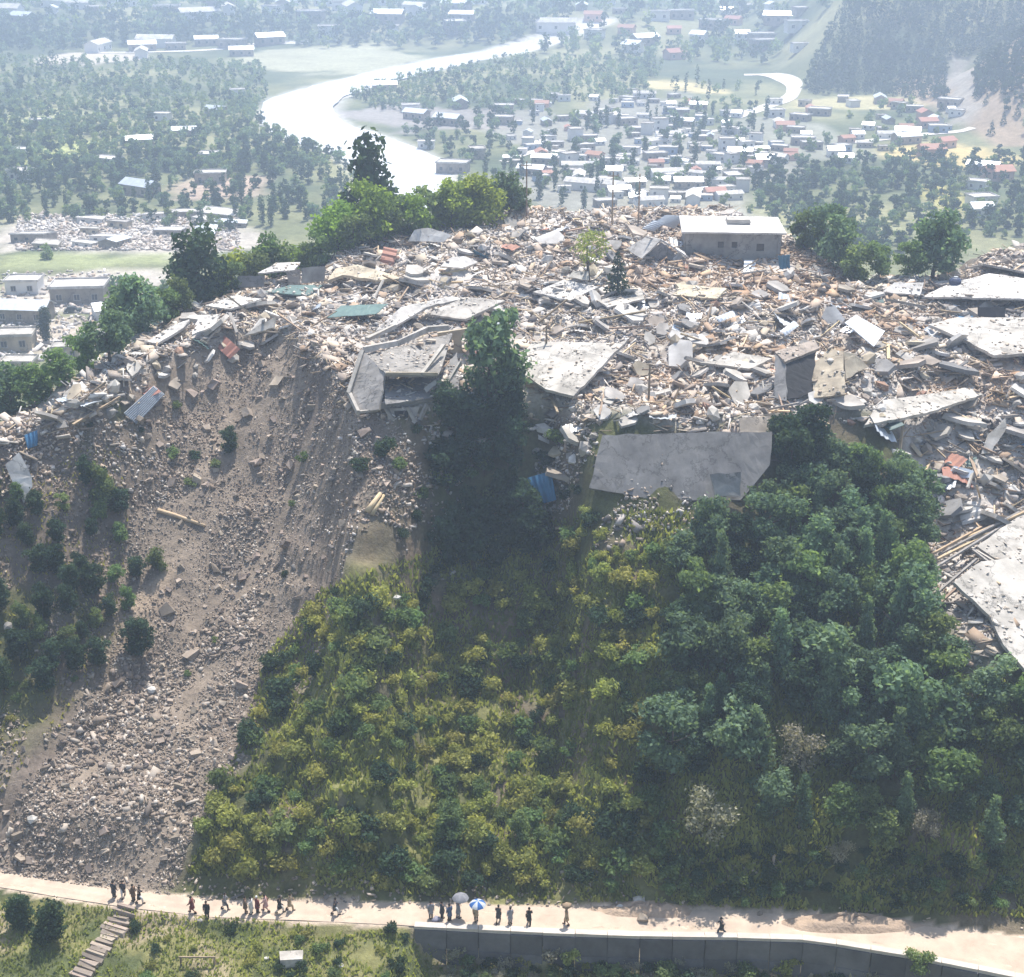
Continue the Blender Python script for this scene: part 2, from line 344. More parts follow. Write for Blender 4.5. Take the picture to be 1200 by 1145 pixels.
# ------------------------------------------------------------------ the ground sheet
def ell(px, py, cx, cy, rx, ry, soft=0.35):
    return 1 - sm(1 - soft, 1 + soft, np.hypot((px - cx) / rx, (py - cy) / ry))
def mixc(c, col, m): return c * (1 - m[..., None]) + np.array(col) * m[..., None]
def ground_colour():
    X, Y = XX, YY
    c = np.zeros(X.shape + (3,)); c[:] = (0.15, 0.16, 0.085)                       # valley scrub
    n = fbm(X / 45, Y / 45, 4, 71)
    c = mixc(c, (0.24, 0.235, 0.13), sm(0.05, 0.3, n)); c = mixc(c, (0.085, 0.105, 0.06), sm(0.05, 0.35, -n))
    def patch(zone, col, z=-13):           # fields, laid on the valley floor in plan
        x0, y0, x1, y1 = zone; a = at((x0 + x1) / 2, y1, z); bpt = at((x0 + x1) / 2, y0, z); l = at(x0, (y0 + y1) / 2, z); r = at(x1, (y0 + y1) / 2, z)
        cy = (a[1] + bpt[1]) / 2; ry = abs(bpt[1] - a[1]) / 2; cx = (l[0] + r[0]) / 2; rx = abs(r[0] - l[0]) / 2
        wob = 0.95 * fbm(X / 30, Y / 40, 4, 77 + int(x0))
        k = (np.abs((X - cx) / rx) ** 3 + np.abs((Y - cy) / ry) ** 3) ** (1 / 3) + wob
        nonlocal c; c = mixc(c, col, 1 - sm(0.85, 1.1, k))
    patch((15,160,110,205), (0.34,0.36,0.15)); patch((-60,125,50,160), (0.32,0.33,0.17)); patch((290,55,480,85), (0.34,0.33,0.22))
    patch((60,58,160,74), (0.45,0.40,0.33)); patch((0,295,150,316), (0.24,0.26,0.13), -11.5); patch((170,285,240,305), (0.24,0.26,0.13), -11.5)
    patch((760,92,840,110), (0.50,0.42,0.22)); patch((905,112,1110,125), (0.40,0.36,0.2)); patch((1020,160,1165,190), (0.47,0.38,0.18))
    patch((1080,215,1140,245), (0.42,0.38,0.15)); patch((0,320,150,372), (0.42,0.38,0.33), -11); patch((20,255,280,292), (0.42,0.38,0.33), -11.5)
    patch((0,372,125,425), (0.38,0.33,0.27), -11); patch((190,200,330,235), (0.36,0.28,0.22)); patch((600,120,880,240), (0.23,0.225,0.19)); patch((880,130,1000,190), (0.24,0.24,0.19))
    patch((430,120,600,150), (0.26,0.24,0.22)); patch((720,215,900,262), (0.27,0.26,0.21))
    d = seg_dist(X, Y, rivp, RIVW); c = mixc(c, (0.55, 0.52, 0.48), (1 - sm(0, 9, d)) * (Y > 300))
    rid = (X > 195) & (Y > 585) & (Y < 760); c = np.where(rid[..., None], np.array((0.30, 0.23, 0.16)), c)
    ch_ = hits([1122, 1128, 1126, 1130], [72, 95, 118, 142]); c = mixc(c, (0.30, 0.27, 0.23), (1 - sm(4, 7, seg_dist(X, Y, ch_[:, :2]) + 3 * fbm(X / 8, Y / 8, 3, 79))) * (Y > 500))
    # the hill
    hill = (Y > road_hi(X) + 0.2) & (X > -170) & (X < 140) & (Y < 300) & (HH > -9)
    veg = fbm(X / 6, Y / 6, 4, 81)
    g = np.zeros_like(c); g[:] = (0.13, 0.11, 0.075); g = mixc(g, (0.095, 0.10, 0.045), sm(-0.15, 0.15, veg)); g = mixc(g, (0.19, 0.145, 0.105), sm(0.15, 0.35, -veg))
    mid_ = sm(-26, -20, X) * (1 - sm(10, 18, X)) * (1 - sm(118, 126, Y)); g = mixc(g, (0.185, 0.18, 0.075), mid_ * sm(-.2, .1, fbm(X / 3, Y / 3, 3, 84)))
    g = mixc(g, (0.18, 0.145, 0.115), (1 - sm(-40, -34, X)) * sm(-.25, .1, fbm(X / 5, Y / 5, 3, 82)))
    top = sm(crest(X) - 1.5, crest(X) + 0.8, Y) * sm(flankX(Y) - 5, flankX(Y) + 1, X) * (1 - sm(-1, 6, Y - backY(X)))
    top = np.maximum(top, sm(39, 42, X) * sm(108, 113, Y) * (1 - sm(-1, 6, Y - backY(X))))
    dust = np.zeros_like(c); dust[:] = (0.50, 0.455, 0.415)
    dust = mixc(dust, (0.40, 0.29, 0.20), sm(-0.05, 0.25, fbm(X / 14, Y / 9, 3, 83)) * sm(8, 22, X) * (1 - sm(52, 60, X)) * sm(140, 150, Y) * (1 - sm(186, 200, Y)))
    dust = mixc(dust, (0.26, 0.22, 0.19), sm(0.05, 0.3, fbm(X / 8, Y / 8, 3, 85)))
    dust = mixc(dust, (0.58, 0.52, 0.45), sm(0.1, 0.3, fbm(X / 5, Y / 3.5, 3, 87)))
    sc = scar_w(X, Y) * (1 - sm(crest(X) - 1, crest(X) + 1, Y))
    sl_ = np.zeros_like(c); sl_[:] = (0.265, 0.215, 0.17); sl_ = mixc(sl_, (0.36, 0.28, 0.21), sm(0.1, 0.35, fbm((X - 0.55 * Y) / 3, Y / 14, 3, 91))); sl_ = mixc(sl_, (0.20, 0.16, 0.13), sm(0.05, 0.3, -fbm((X - 0.55 * Y) / 4, Y / 12, 3, 93)))
    g = g * (1 - sc[..., None]) + sl_ * sc[..., None]; g = g * (1 - top[..., None]) + dust * top[..., None]
    c = np.where(hill[..., None], g, c)
    # the road bed and the grass in front of it
    fr = Y < road_lo(X); gv = fbm(X / 4, Y / 4, 4, 95)
    f = np.zeros_like(c); f[:] = (0.21, 0.20, 0.085); f = mixc(f, (0.30, 0.25, 0.16), sm(0.05, 0.3, gv)); f = mixc(f, (0.10, 0.115, 0.05), sm(0.05, 0.3, -gv))
    c = np.where(fr[..., None], f, c)
    rd = (Y >= road_lo(X) - 0.3) & (Y <= road_hi(X) + 0.6) & (np.abs(X) < 90); c = np.where(rd[..., None], np.array((0.50, 0.40, 0.31)), c)
    return np.clip(c, 0.01, 0.8)
nx, ny = len(GX), len(GY)
idx = np.arange(nx * ny).reshape(nx, ny)
GF = np.stack([idx[:-1,:-1], idx[1:,:-1], idx[1:,1:], idx[:-1,1:]], -1).reshape(-1, 4)
gme = mesh('ground', np.stack([XX, YY, HH], -1).reshape(-1, 3), GF, M['ground'], True, col=ground_colour().reshape(-1, 3))
tag(link('ground', gme), kind='structure')

# ------------------------------------------------------------------ river, roads
def ribbon(name, P, W, z, mat, kind='structure', follow=False, n=90):
    P = np.asarray(P, float); k = np.linspace(0, len(P) - 1, n); i0 = np.clip(k.astype(int), 0, len(P) - 2); f = (k - i0)[:, None]
    p0 = P[np.clip(i0 - 1, 0, None)]; p1 = P[i0]; p2 = P[i0 + 1]; p3 = P[np.clip(i0 + 2, None, len(P) - 1)]
    C = 0.5 * (2 * p1 + (p2 - p0) * f + (2 * p0 - 5 * p1 + 4 * p2 - p3) * f ** 2 + (3 * p1 - p0 - 3 * p2 + p3) * f ** 3)
    Wd = np.interp(k, np.arange(len(W)), W) * (1 + 0.16 * fbm(k * 1.7, k * 0, 3, 131))
    T = np.gradient(C, axis=0); T /= np.linalg.norm(T, axis=1)[:, None]; Nn = np.stack([-T[:, 1], T[:, 0]], 1)
    cols = np.linspace(-1, 1, 7); V = []
    for c in cols:
        q = C + Nn * (Wd * c)[:, None]; zz = (H(q[:, 0], q[:, 1]) + z) if follow else np.full(n, z); V.append(np.column_stack([q, zz]))
    V = np.stack(V, 1).reshape(-1, 3); ii = np.arange(n * 7).reshape(n, 7)
    F = np.stack([ii[:-1,:-1], ii[1:,:-1], ii[1:,1:], ii[:-1,1:]], -1).reshape(-1, 4)
    return tag(link(name, mesh(name, V, F, mat, True)), kind=kind)
M['water'] = pmat('milky_river', (0.66,0.66,0.66), (0.50,0.51,0.52), 0.05, 0.35, 0.35, 0.3, world=True, spec=0.5)
M['dirtroad'] = pmat('dusty_road', (0.52,0.42,0.33), (0.38,0.30,0.235), 0.5, 0.95, 0.4, 0.04, world=True)
M['paleroad'] = pmat('pale_valley_road', (0.66,0.63,0.58), (0.56,0.52,0.47), 0.2, 0.95, 0.2, 0.04, world=True)
ribbon('river', rivp, RIVW + 4, -14.1, M['water'], n=140)
def vroad(name, pts, wd): P = np.array([hit(*p)[:2] for p in pts]); return ribbon(name, P, [wd] * len(P), 0.25, M['paleroad'], follow=True)
vroad('valley_road', [(872,88),(900,88),(922,94),(931,103),(922,116),(890,128),(860,138)], 4.0)
vroad('valley_road', [(985,168),(1030,164),(1080,158),(1140,150)], 2.6)
vroad('valley_track', [(590,190),(640,176),(720,186),(800,160),(868,150)], 2.2)
vroad('riverside_track', [(110,62),(220,60),(300,52),(360,50)], 4.0)
# hillside road on its bench
rx = np.linspace(-75, 75, 260); V = []
for k in np.linspace(0, 1, 9):
    yy = lerp(road_lo(rx) - 0.02, road_hi(rx) + 0.3, k)
    V.append(np.column_stack([rx, yy, 0.05 + 0.05 * fbm(rx / 2, yy * 2, 3, 101) - 0.04 * (np.abs(k - 0.3) < 0.1) - 0.04 * (np.abs(k - 0.75) < 0.1)]))
V = np.stack(V, 1).reshape(-1, 3); ii = np.arange(260 * 9).reshape(260, 9)
tag(link('road', mesh('road', V, np.stack([ii[:-1,:-1], ii[1:,:-1], ii[1:,1:], ii[:-1,1:]], -1).reshape(-1, 4), M['dirtroad'], True)), kind='structure')
#--PART2--
# ------------------------------------------------------------------ vegetation meshes
def leaves(P, N_, size, asp=0.6, droop=0.0, rng=RNG):
    """a small pointed leaf-cluster face at every point, turned at random about its outward direction"""
    n = len(P); N_ = N_ + rng.normal(0, 0.75, (n, 3)); N_ /= np.linalg.norm(N_, axis=1)[:, None] + 1e-9
    a = np.cross(N_, rng.normal(0, 1, (n, 3))); a[:, 2] -= droop; a /= np.linalg.norm(a, axis=1)[:, None] + 1e-9
    b = np.cross(N_, a); s = size * rng.uniform(0.6, 1.35, (n, 1))
    V = np.stack([P - a * s, P + b * s * asp, P + a * s, P - b * s * asp], 1).reshape(-1, 3)
    return V, np.arange(n * 4).reshape(n, 4)
def crown_mesh(name, mat, blobs, nleaf, size, asp=0.6, droop=0.0, seed=0):
    rng = np.random.default_rng(seed); Ps, Ns, Cs = [], [], []
    wsum = sum(b[3] * b[3] for b in blobs)
    for (x, y, z, r, fz) in blobs:
        k = max(8, int(nleaf * r * r / wsum)); d = rng.normal(0, 1, (k, 3)); d /= np.linalg.norm(d, axis=1)[:, None]
        rr = r * rng.uniform(0.25, 1.0, (k, 1)) ** 0.45 * (1 + 0.22 * rng.normal(0, 1, (k, 1)))
        p = d * rr; p[:, 2] *= fz; Ps.append(p + (x, y, z)); Ns.append(d); Cs.append(np.clip(rng.uniform(0.25, 0.75) + rng.normal(0, 0.22, k), 0, 1))
    P = np.concatenate(Ps); N_ = np.concatenate(Ns); C = np.concatenate(Cs)
    V, F = leaves(P, N_, size, asp, droop, rng)
    c = np.repeat(C, 4); return mesh(name, V, F, mat, col=np.stack([c, c, c], 1))
def broad_blobs(h, rad, nb, low=0.35, rng=random):
    out = []
    for i in range(nb):
        a = rng.uniform(0, 6.283); t = rng.uniform(low, 0.95); env = math.sin(math.pi * min(1, max(0.05, (t - low * 0.6) / (1.08 - low * 0.6)))) ** 0.6
        q = rad * env * rng.uniform(0.25, 0.8); out.append((q * math.cos(a), q * math.sin(a), h * t, rad * rng.uniform(0.26, 0.48), rng.uniform(0.65, 0.95)))
    return out
def trunk_mesh(name, h, r, limbs, rng=random, lean=0.1):
    mb = MB(); pts = [(0, 0, -0.6)]; x = y = 0
    for k in range(1, 5): x += rng.uniform(-lean, lean) * h * 0.12; y += rng.uniform(-lean, lean) * h * 0.12; pts.append((x, y, h * k / 5))
    mb.tube(pts, [r * 1.25, r, r * 0.8, r * 0.55, r * 0.3], 6)
    for i in range(limbs):
        k = rng.randint(1, 3); p = Vector(pts[k]); a = rng.uniform(0, 6.283); L = h * rng.uniform(0.2, 0.34)
        q = p + Vector((math.cos(a) * L, math.sin(a) * L, L * 0.75)); m = (p + q) / 2 + Vector((0, 0, -0.06 * L))
        mb.tube([p, m, q], [r * 0.45, r * 0.3, r * 0.12], 5)
    return mb.mesh(name, M['bark'], True)
def conifer_mesh(name, mat, h, rad, layers, per, size, seed):
    rng = np.random.default_rng(seed); P, N_ = [], []
    for l in range(layers):
        t = (l + 0.4) / layers; z = h * (0.12 + 0.86 * t); r = rad * (1 - t) ** 0.85 + 0.12
        k = max(5, int(per * (1 - t * 0.75))); a = rng.uniform(0, 6.283, k); q = r * rng.uniform(0.2, 1, k) ** 0.6
        P.append(np.stack([q * np.cos(a), q * np.sin(a), z - q * 0.35 + rng.normal(0, 0.12 * h / layers, k)], 1)); N_.append(np.stack([np.cos(a) * 0.5, np.sin(a) * 0.5, np.ones(k)], 1))
    P = np.concatenate(P); N_ = np.concatenate(N_); V, F = leaves(P, N_, size, 0.5, 0.4, rng)
    c = np.repeat(np.clip(rng.normal(0.5, 0.25, len(P)), 0, 1), 4); return mesh(name, V, F, mat, col=np.stack([c, c, c], 1))
TREES = {}
def kind(key, n, f): TREES[key] = [f(i) for i in range(n)]
def mk_broad(mat, h, rad, nb, nl, size, low=0.35, limbs=5):
    def f(i):
        rg = random.Random(hash((mat, i, 3)) % 999 if False else 31 * i + int(h * 10) + nb)
        return (trunk_mesh('trunk', h * 0.8, 0.035 * h * 0.8, limbs, rg), crown_mesh('crown', M[mat], broad_blobs(h, rad, nb, low, rg), nl, size, seed=i + nb * 7))
    return f
kind('deep', 5, mk_broad('leaf_deep', 6.0, 2.7, 15, 2600, 0.23, 0.2))
def mk_feather(i):
    rg = random.Random(710 + i); b = []
    for t in np.linspace(0.15, 0.98, 13): q = 1.25 * (1 - t) ** 0.7 + 0.15; a = rg.uniform(0, 6.28); b.append((q * .6 * math.cos(a), q * .6 * math.sin(a), 7.5 * t, 0.45 + 0.75 * (1 - t), 1.15))
    return (trunk_mesh('trunk', 6.6, 0.2, 4, rg), crown_mesh('crown', M['leaf_deep'], b, 2300, 0.24, 0.42, 0.8, seed=740 + i))
kind('feather', 4, mk_feather)
kind('mid', 4, mk_broad('leaf_mid', 5.0, 2.3, 13, 2100, 0.21, 0.2))
kind('dark', 4, mk_broad('leaf_dark', 7.0, 2.6, 24, 3000, 0.25, 0.2))
kind('lime', 3, mk_broad('leaf_lime', 8.0, 3.8, 20, 2600, 0.32, 0.2))
kind('thin', 2, mk_broad('leaf_yel', 6.0, 2.4, 10, 650, 0.17, 0.45))
kind('twig', 2, mk_broad('leaf_grey', 4.4, 2.1, 14, 1500, 0.13, 0.2))
def mk_tall(i):
    rg = random.Random(90 + i); b = [(rg.uniform(-.7, .7), rg.uniform(-.7, .7), 11 * t, 1.0 + 0.5 * math.sin(3.1 * t), 1.2) for t in np.linspace(0.2, 0.97, 12)]
    return (trunk_mesh('trunk', 10, 0.28, 3, rg), crown_mesh('crown', M['leaf_dark'], b, 1800, 0.3, seed=70 + i))
kind('tall', 3, mk_tall)
kind('conifer', 2, lambda i: (trunk_mesh('trunk', 4.5, 0.16, 0), conifer_mesh('crown', M['leaf_pine'], 5.0, 1.5, 14, 60, 0.24, 11 + i)))
kind('vbroad', 6, mk_broad('leaf_deep', 8.0, 4.0, 12, 520, 0.62, 0.15, 2))
kind('vdark', 4, mk_broad('leaf_dark', 9.0, 3.6, 12, 520, 0.62, 0.15, 2))
kind('vpale', 4, mk_broad('leaf_mid', 7.0, 3.6, 10, 460, 0.58, 0.15, 2))
def mk_vpop(i):
    rg = random.Random(190 + i); b = [(rg.uniform(-.5, .5), rg.uniform(-.5, .5), 14 * t, 1.2 + 0.7 * math.sin(3.0 * t), 1.4) for t in np.linspace(0.12, 0.97, 9)]
    return (trunk_mesh('trunk', 12, 0.25, 0, rg), crown_mesh('crown', M['leaf_dark'], b, 380, 0.6, seed=170 + i))
kind('vpoplar', 3, mk_vpop)
def mk_shrub(mat, h, rad, nb, nl, size):
    def f(i):
        rg = random.Random(500 + 13 * i + nb); mb = MB()
        for k in range(5):
            a = rg.uniform(0, 6.28); mb.tube([(0, 0, -0.3), (0.3 * rad * math.cos(a), 0.3 * rad * math.sin(a), h * 0.3), (0.6 * rad * math.cos(a), 0.6 * rad * math.sin(a), h * 0.62)], [0.05, 0.035, 0.015], 4)
        bl = [(rad * 0.62 * math.sqrt(rg.random()) * math.cos(t), rad * 0.62 * math.sqrt(rg.random()) * math.sin(t), h * rg.uniform(0.2, 0.72), rad * rg.uniform(0.28, 0.5), rg.uniform(0.6, 0.9)) for t in [rg.uniform(0, 6.28) for _ in range(nb)]]
        return (mb.mesh('stem', M['bark']), crown_mesh('foliage', M[mat], bl, nl, size, seed=300 + i + nb))
    return f
kind('sh_yel', 4, mk_shrub('leaf_yel', 1.4, 1.1, 8, 650, 0.13))
kind('sh_mid', 4, mk_shrub('leaf_mid', 1.6, 1.2, 8, 700, 0.14))
kind('sh_deep', 3, mk_shrub('leaf_dark', 1.7, 1.25, 8, 700, 0.14))
kind('sh_dry', 2, mk_shrub('leaf_grey', 1.6, 1.2, 9, 700, 0.09))
def plant(name, key, P, sc, label, cat, group=None, var=None, shrub=False, szf=1.0):
    v = TREES[key][var if var is not None else random.randrange(len(TREES[key]))]
    o = empty(name, P, random.uniform(0, 6.28), 1.0); o.scale = (sc * random.uniform(0.9, 1.12), sc * random.uniform(0.9, 1.12), sc * szf * random.uniform(0.9, 1.1))
    o.rotation_euler = (random.uniform(-.06, .06), random.uniform(-.06, .06), random.uniform(0, 6.28))
    link('stem' if shrub else 'trunk', v[0], o); link('foliage' if shrub else 'crown', v[1], o)
    return tag(o, label, cat, group)
ORD = ['first','second','third','fourth','fifth','sixth','seventh','eighth','ninth','tenth','eleventh','twelfth','thirteenth','fourteenth','fifteenth','sixteenth','seventeenth','eighteenth','nineteenth','twentieth']
def ordinal_labels(objs, rows, fmt, rownames=None):
    """objs in rows from the top of the picture down, counted from the left inside every row"""
    pp = [(topix(np.array(o.location)), o) for o in objs]; pp.sort(key=lambda q: q[0][1]); n = len(pp); per = math.ceil(n / rows)
    for r in range(rows):
        row = sorted(pp[r * per:(r + 1) * per], key=lambda q: q[0][0])
        for k, (_, o) in enumerate(row):
            rn = rownames[r] if rownames else (ORD[r] + ' row')
            o['label'] = fmt.format(k=('leftmost' if k == 0 else 'rightmost' if k == len(row) - 1 and k > 0 else ORD[k] if k < 20 else 'far'), row=rn)
def poly_in(px, py, poly):
    ins = np.zeros(np.shape(px), bool); j = len(poly) - 1
    for i in range(len(poly)):
        xi, yi = poly[i]; xj, yj = poly[j]
        c = ((yi > py) != (yj > py)) & (px < (xj - xi) * (py - yi) / (yj - yi + 1e-9) + xi); ins ^= c; j = i
    return ins
def scatter(poly, n, mind, tries=40, holes=(), rng=None):
    """n ground points inside an area, no two nearer than mind metres"""
    rng = rng or RNG; P = np.array(poly, float); x0, y0 = P.min(0); x1, y1 = P.max(0); out = np.zeros((0, 3))
    for _ in range(tries):
        px = rng.uniform(x0, x1, n * 2); py = rng.uniform(y0, y1, n * 2); k = poly_in(px, py, poly)
        for h in holes: k &= ~poly_in(px, py, h)
        for p in hits(px[k], py[k]):
            if len(out) and (np.hypot(out[:, 0] - p[0], out[:, 1] - p[1]) < mind * (1 if p[1] < 250 else 1)).any(): continue
            out = np.vstack([out, p]);
            if len(out) >= n: return out
    return out

# ------------------------------------------------------------------ vegetation on the slope
# wood on the right half of the slope
WOOD = [(800,655),(870,640),(890,590),(930,560),(1040,555),(1085,600),(1085,640),(1080,725),(1130,805),(1200,835),(1290,860),(1290,1010),(1100,1000),(1010,985),(920,990),(785,1000),(790,760)]
wood = []
for p in scatter(WOOD, 165, 2.0, holes=[[(775,915),(895,915),(895,1030),(775,1030)], [(895,850),(985,850),(985,950),(895,950)], [(1060,930),(1120,930),(1120,1000),(1060,1000)]]):
    px, py = topix(p); k = random.choice(['feather', 'deep', 'deep', 'deep', 'mid', 'mid', 'dark']) if py < 800 else random.choice(['feather', 'deep', 'deep', 'dark', 'mid'])
    sc = random.triangular(0.5, 1.3, 0.8) * (0.85 if k == 'dark' else 1) * (0.78 if py > 930 else 1.0 if py > 640 else 0.85)
    wood.append(plant('broadleaf_tree', k, p - np.array((0, 0, 0.3)), sc, 'x', 'tree', 'trees of the dense wood on the right of the slope'))
ordinal_labels(wood, 11, 'leafy green tree, {k} in {row} of the dense wood at right')
# single trees that stand out
def single(key, px, py, sc, label, name='broadleaf_tree', szf=1.0, dz=0.2, cat='tree'):
    return plant(name, key, hit(px, py) - np.array((0, 0, dz)), sc, label, cat, szf=szf)
single('deep', 574, 482, 1.5, 'tall dark green tree rising beside the broken house at the scarp edge', szf=1.15)
single('dark', 600, 500, 0.8, 'smaller dark tree standing for the lower crown and shadow of the tall one')  # dark tree added for the tall tree's lower crown and shadow
single('dark', 550, 520, 0.7, 'dark tree added to deepen the shadow strip under the broken house')  # another dark tree added to deepen the shadow strip
single('dark', 950, 545, 0.95, 'big dark tree behind the right end of the leaning grey slab')
single('dark', 915, 535, 0.75, 'dark tree crowding the right end of the leaning grey slab')
single('mid', 1010, 560, 0.8, 'bright green tree at the top right corner of the hillside wood')
single('thin', 690, 328, 1.3, 'thin yellow green tree standing alone in the rubble with bare trunk', szf=0.95)
single('conifer', 724, 348, 1.2, 'small dark conical tree in the rubble right of the thin yellow tree', 'conifer')
single('twig', 832, 985, 1.15, 'pale grey dry bush with bare twigs low in the wood', 'dry_bush', cat='bush')
single('twig', 938, 905, 1.0, 'pale grey dry small tree above the brown bank in the wood', 'dry_tree')
single('twig', 1085, 985, 0.7, 'pale grey dry bush at the lower right of the wood', 'dry_bush', cat='bush')
single('twig', 985, 1012, 0.55, 'small pale dry bush beside the brown bank in the wood', 'dry_bush', cat='bush')
single('mid', 530, 990, 0.85, 'bright green round tree low in the middle of the slope')
single('mid', 610, 985, 0.6, 'small green tree right of the bright round tree low on the slope')
single('mid', 118, 590, 0.75, 'yellowish green tree on the left slope under the ribbed metal sheet', szf=1.1)
single('mid', 185, 668, 0.55, 'low green tree beside the pale log on the landslide')
single('dark', 165, 770, 0.6, 'dark tree at the left edge of the debris slide')
single('dark', 270, 530, 0.42, 'small dark tree hanging under the scar rim')
single('mid', 1075, 1140, 0.55, 'young green tree growing up past the wall coping at lower right')
single('dark', 60, 1100, 0.62, 'dark leafy tree under the road beside the stone stairway', dz=0.6)
single('dark', 25, 1085, 0.5, 'dark tree below the road at the lower left edge', dz=0.6)
left = [plant('broadleaf_tree', random.choice(['dark', 'mid', 'dark']), p, random.uniform(0.3, 0.55), 'x', 'tree', 'trees standing for scrub and shadow on the left slope')
        for p in scatter([(-60,590),(110,560),(190,640),(130,770),(60,830),(-60,840)], 46, 1.6)]  # these trees stand in for dark scrub and shadow patches
gully = [plant('broadleaf_tree', 'dark', p, random.uniform(0.45, 0.85), 'x', 'tree', 'dark trees added to darken the gully') for p in scatter([(525,500),(600,510),(608,600),(640,670),(520,670)], 18, 1.8)]  # dark trees put here to deepen the shadow strip below the tall tree
ordinal_labels(gully, 4, 'dark leafy tree, {k} in {row} added to darken the gully below the broken house')
ordinal_labels(left, 5, 'small dark tree, {k} in {row} standing for scrub and shadow on the left slope')
# shrubs in the middle of the slope
MIDDLE = [(380,690),(520,700),(700,640),(790,640),(790,1040),(500,1045),(270,1030),(230,1000),(290,850),(310,770)]
shr = []
for p in scatter(MIDDLE, 300, 0.9):
    key = random.choice(['sh_yel', 'sh_yel', 'sh_yel', 'sh_yel', 'sh_mid', 'sh_mid', 'sh_deep']); o = plant('shrub', key, p - np.array((0, 0, 0.1)), random.uniform(0.7, 1.6), 'x', 'shrub', 'low shrubs on the middle of the slope', shrub=True); shr.append(o)
ordinal_labels(shr, 16, 'low shrub, {k} in {row} on the shrubby middle slope')
def shrubs(poly, n, mind, lo, hi, keys, fmt, group, rows=2):
    L_ = [plant('bush', random.choice(keys), p - np.array((0, 0, 0.1)), random.uniform(lo, hi), 'x', 'bush', group, shrub=True) for p in scatter(poly, n, mind)]
    ordinal_labels(L_, rows, fmt); return L_
shrubs([(420,500),(520,480),(680,500),(700,640),(520,700),(420,640)], 32, 1.5, 0.6, 1.3, ['sh_deep', 'sh_deep', 'sh_mid'], 'dark bush, {k} in {row} added to darken the gully below the broken house', 'shrubs added to darken the gully', 3)  # dark bushes added to fill out the shadow strip
shrubs([(-60,800),(60,780),(30,900),(-60,960)], 10, 1.2, 0.5, 1.0, ['sh_yel', 'sh_mid'], 'green bush, {k} in {row} at the left edge of the slide', 'shrubs at the left edge of the slide', 2)
shrubs([(60,480),(250,470),(400,560),(300,760),(60,900)], 16, 2.2, 0.4, 0.8, ['sh_deep', 'sh_mid'], 'small bush, {k} in {row} surviving on the landslide', 'shrubs surviving on the landslide', 3)
shrubs([(150,1085),(480,1095),(480,1160),(160,1160)], 30, 0.9, 0.35, 0.75, ['sh_yel', 'sh_mid', 'sh_deep'], 'low bush, {k} in {row} on the grassy bank below the road', 'shrubs on the grassy bank below the road', 3)
shrubs([(520,1120),(1040,1130),(1040,1160),(520,1160)], 55, 0.7, 0.45, 1.1, ['sh_yel', 'sh_mid', 'sh_deep', 'sh_dry'], 'low bush, {k} in {row} at the foot of the retaining wall', 'shrubs at the foot of the retaining wall', 3)
shrubs([(680,590),(780,590),(780,660),(680,680)], 9, 1.2, 0.5, 0.9, ['sh_yel'], 'yellow bush, {k} in {row} under the leaning grey slab', 'yellow shrubs under the leaning slab', 2)
shrubs([(770,1000),(1180,1005),(1180,1065),(960,1062),(780,1055)], 60, 1.0, 0.5, 1.0, ['sh_deep', 'sh_deep', 'sh_mid'], 'dark bush, {k} in {row} between the wood and the road', 'dark shrubs between the wood and the road', 5)
shrubs([(850,880),(1180,860),(1180,1040),(860,1040)], 20, 1.8, 0.5, 0.9, ['sh_yel', 'sh_dry', 'sh_mid'], 'sunlit bush, {k} in {row} in the gaps of the dark wood', 'sunlit shrubs in the gaps of the wood', 3)
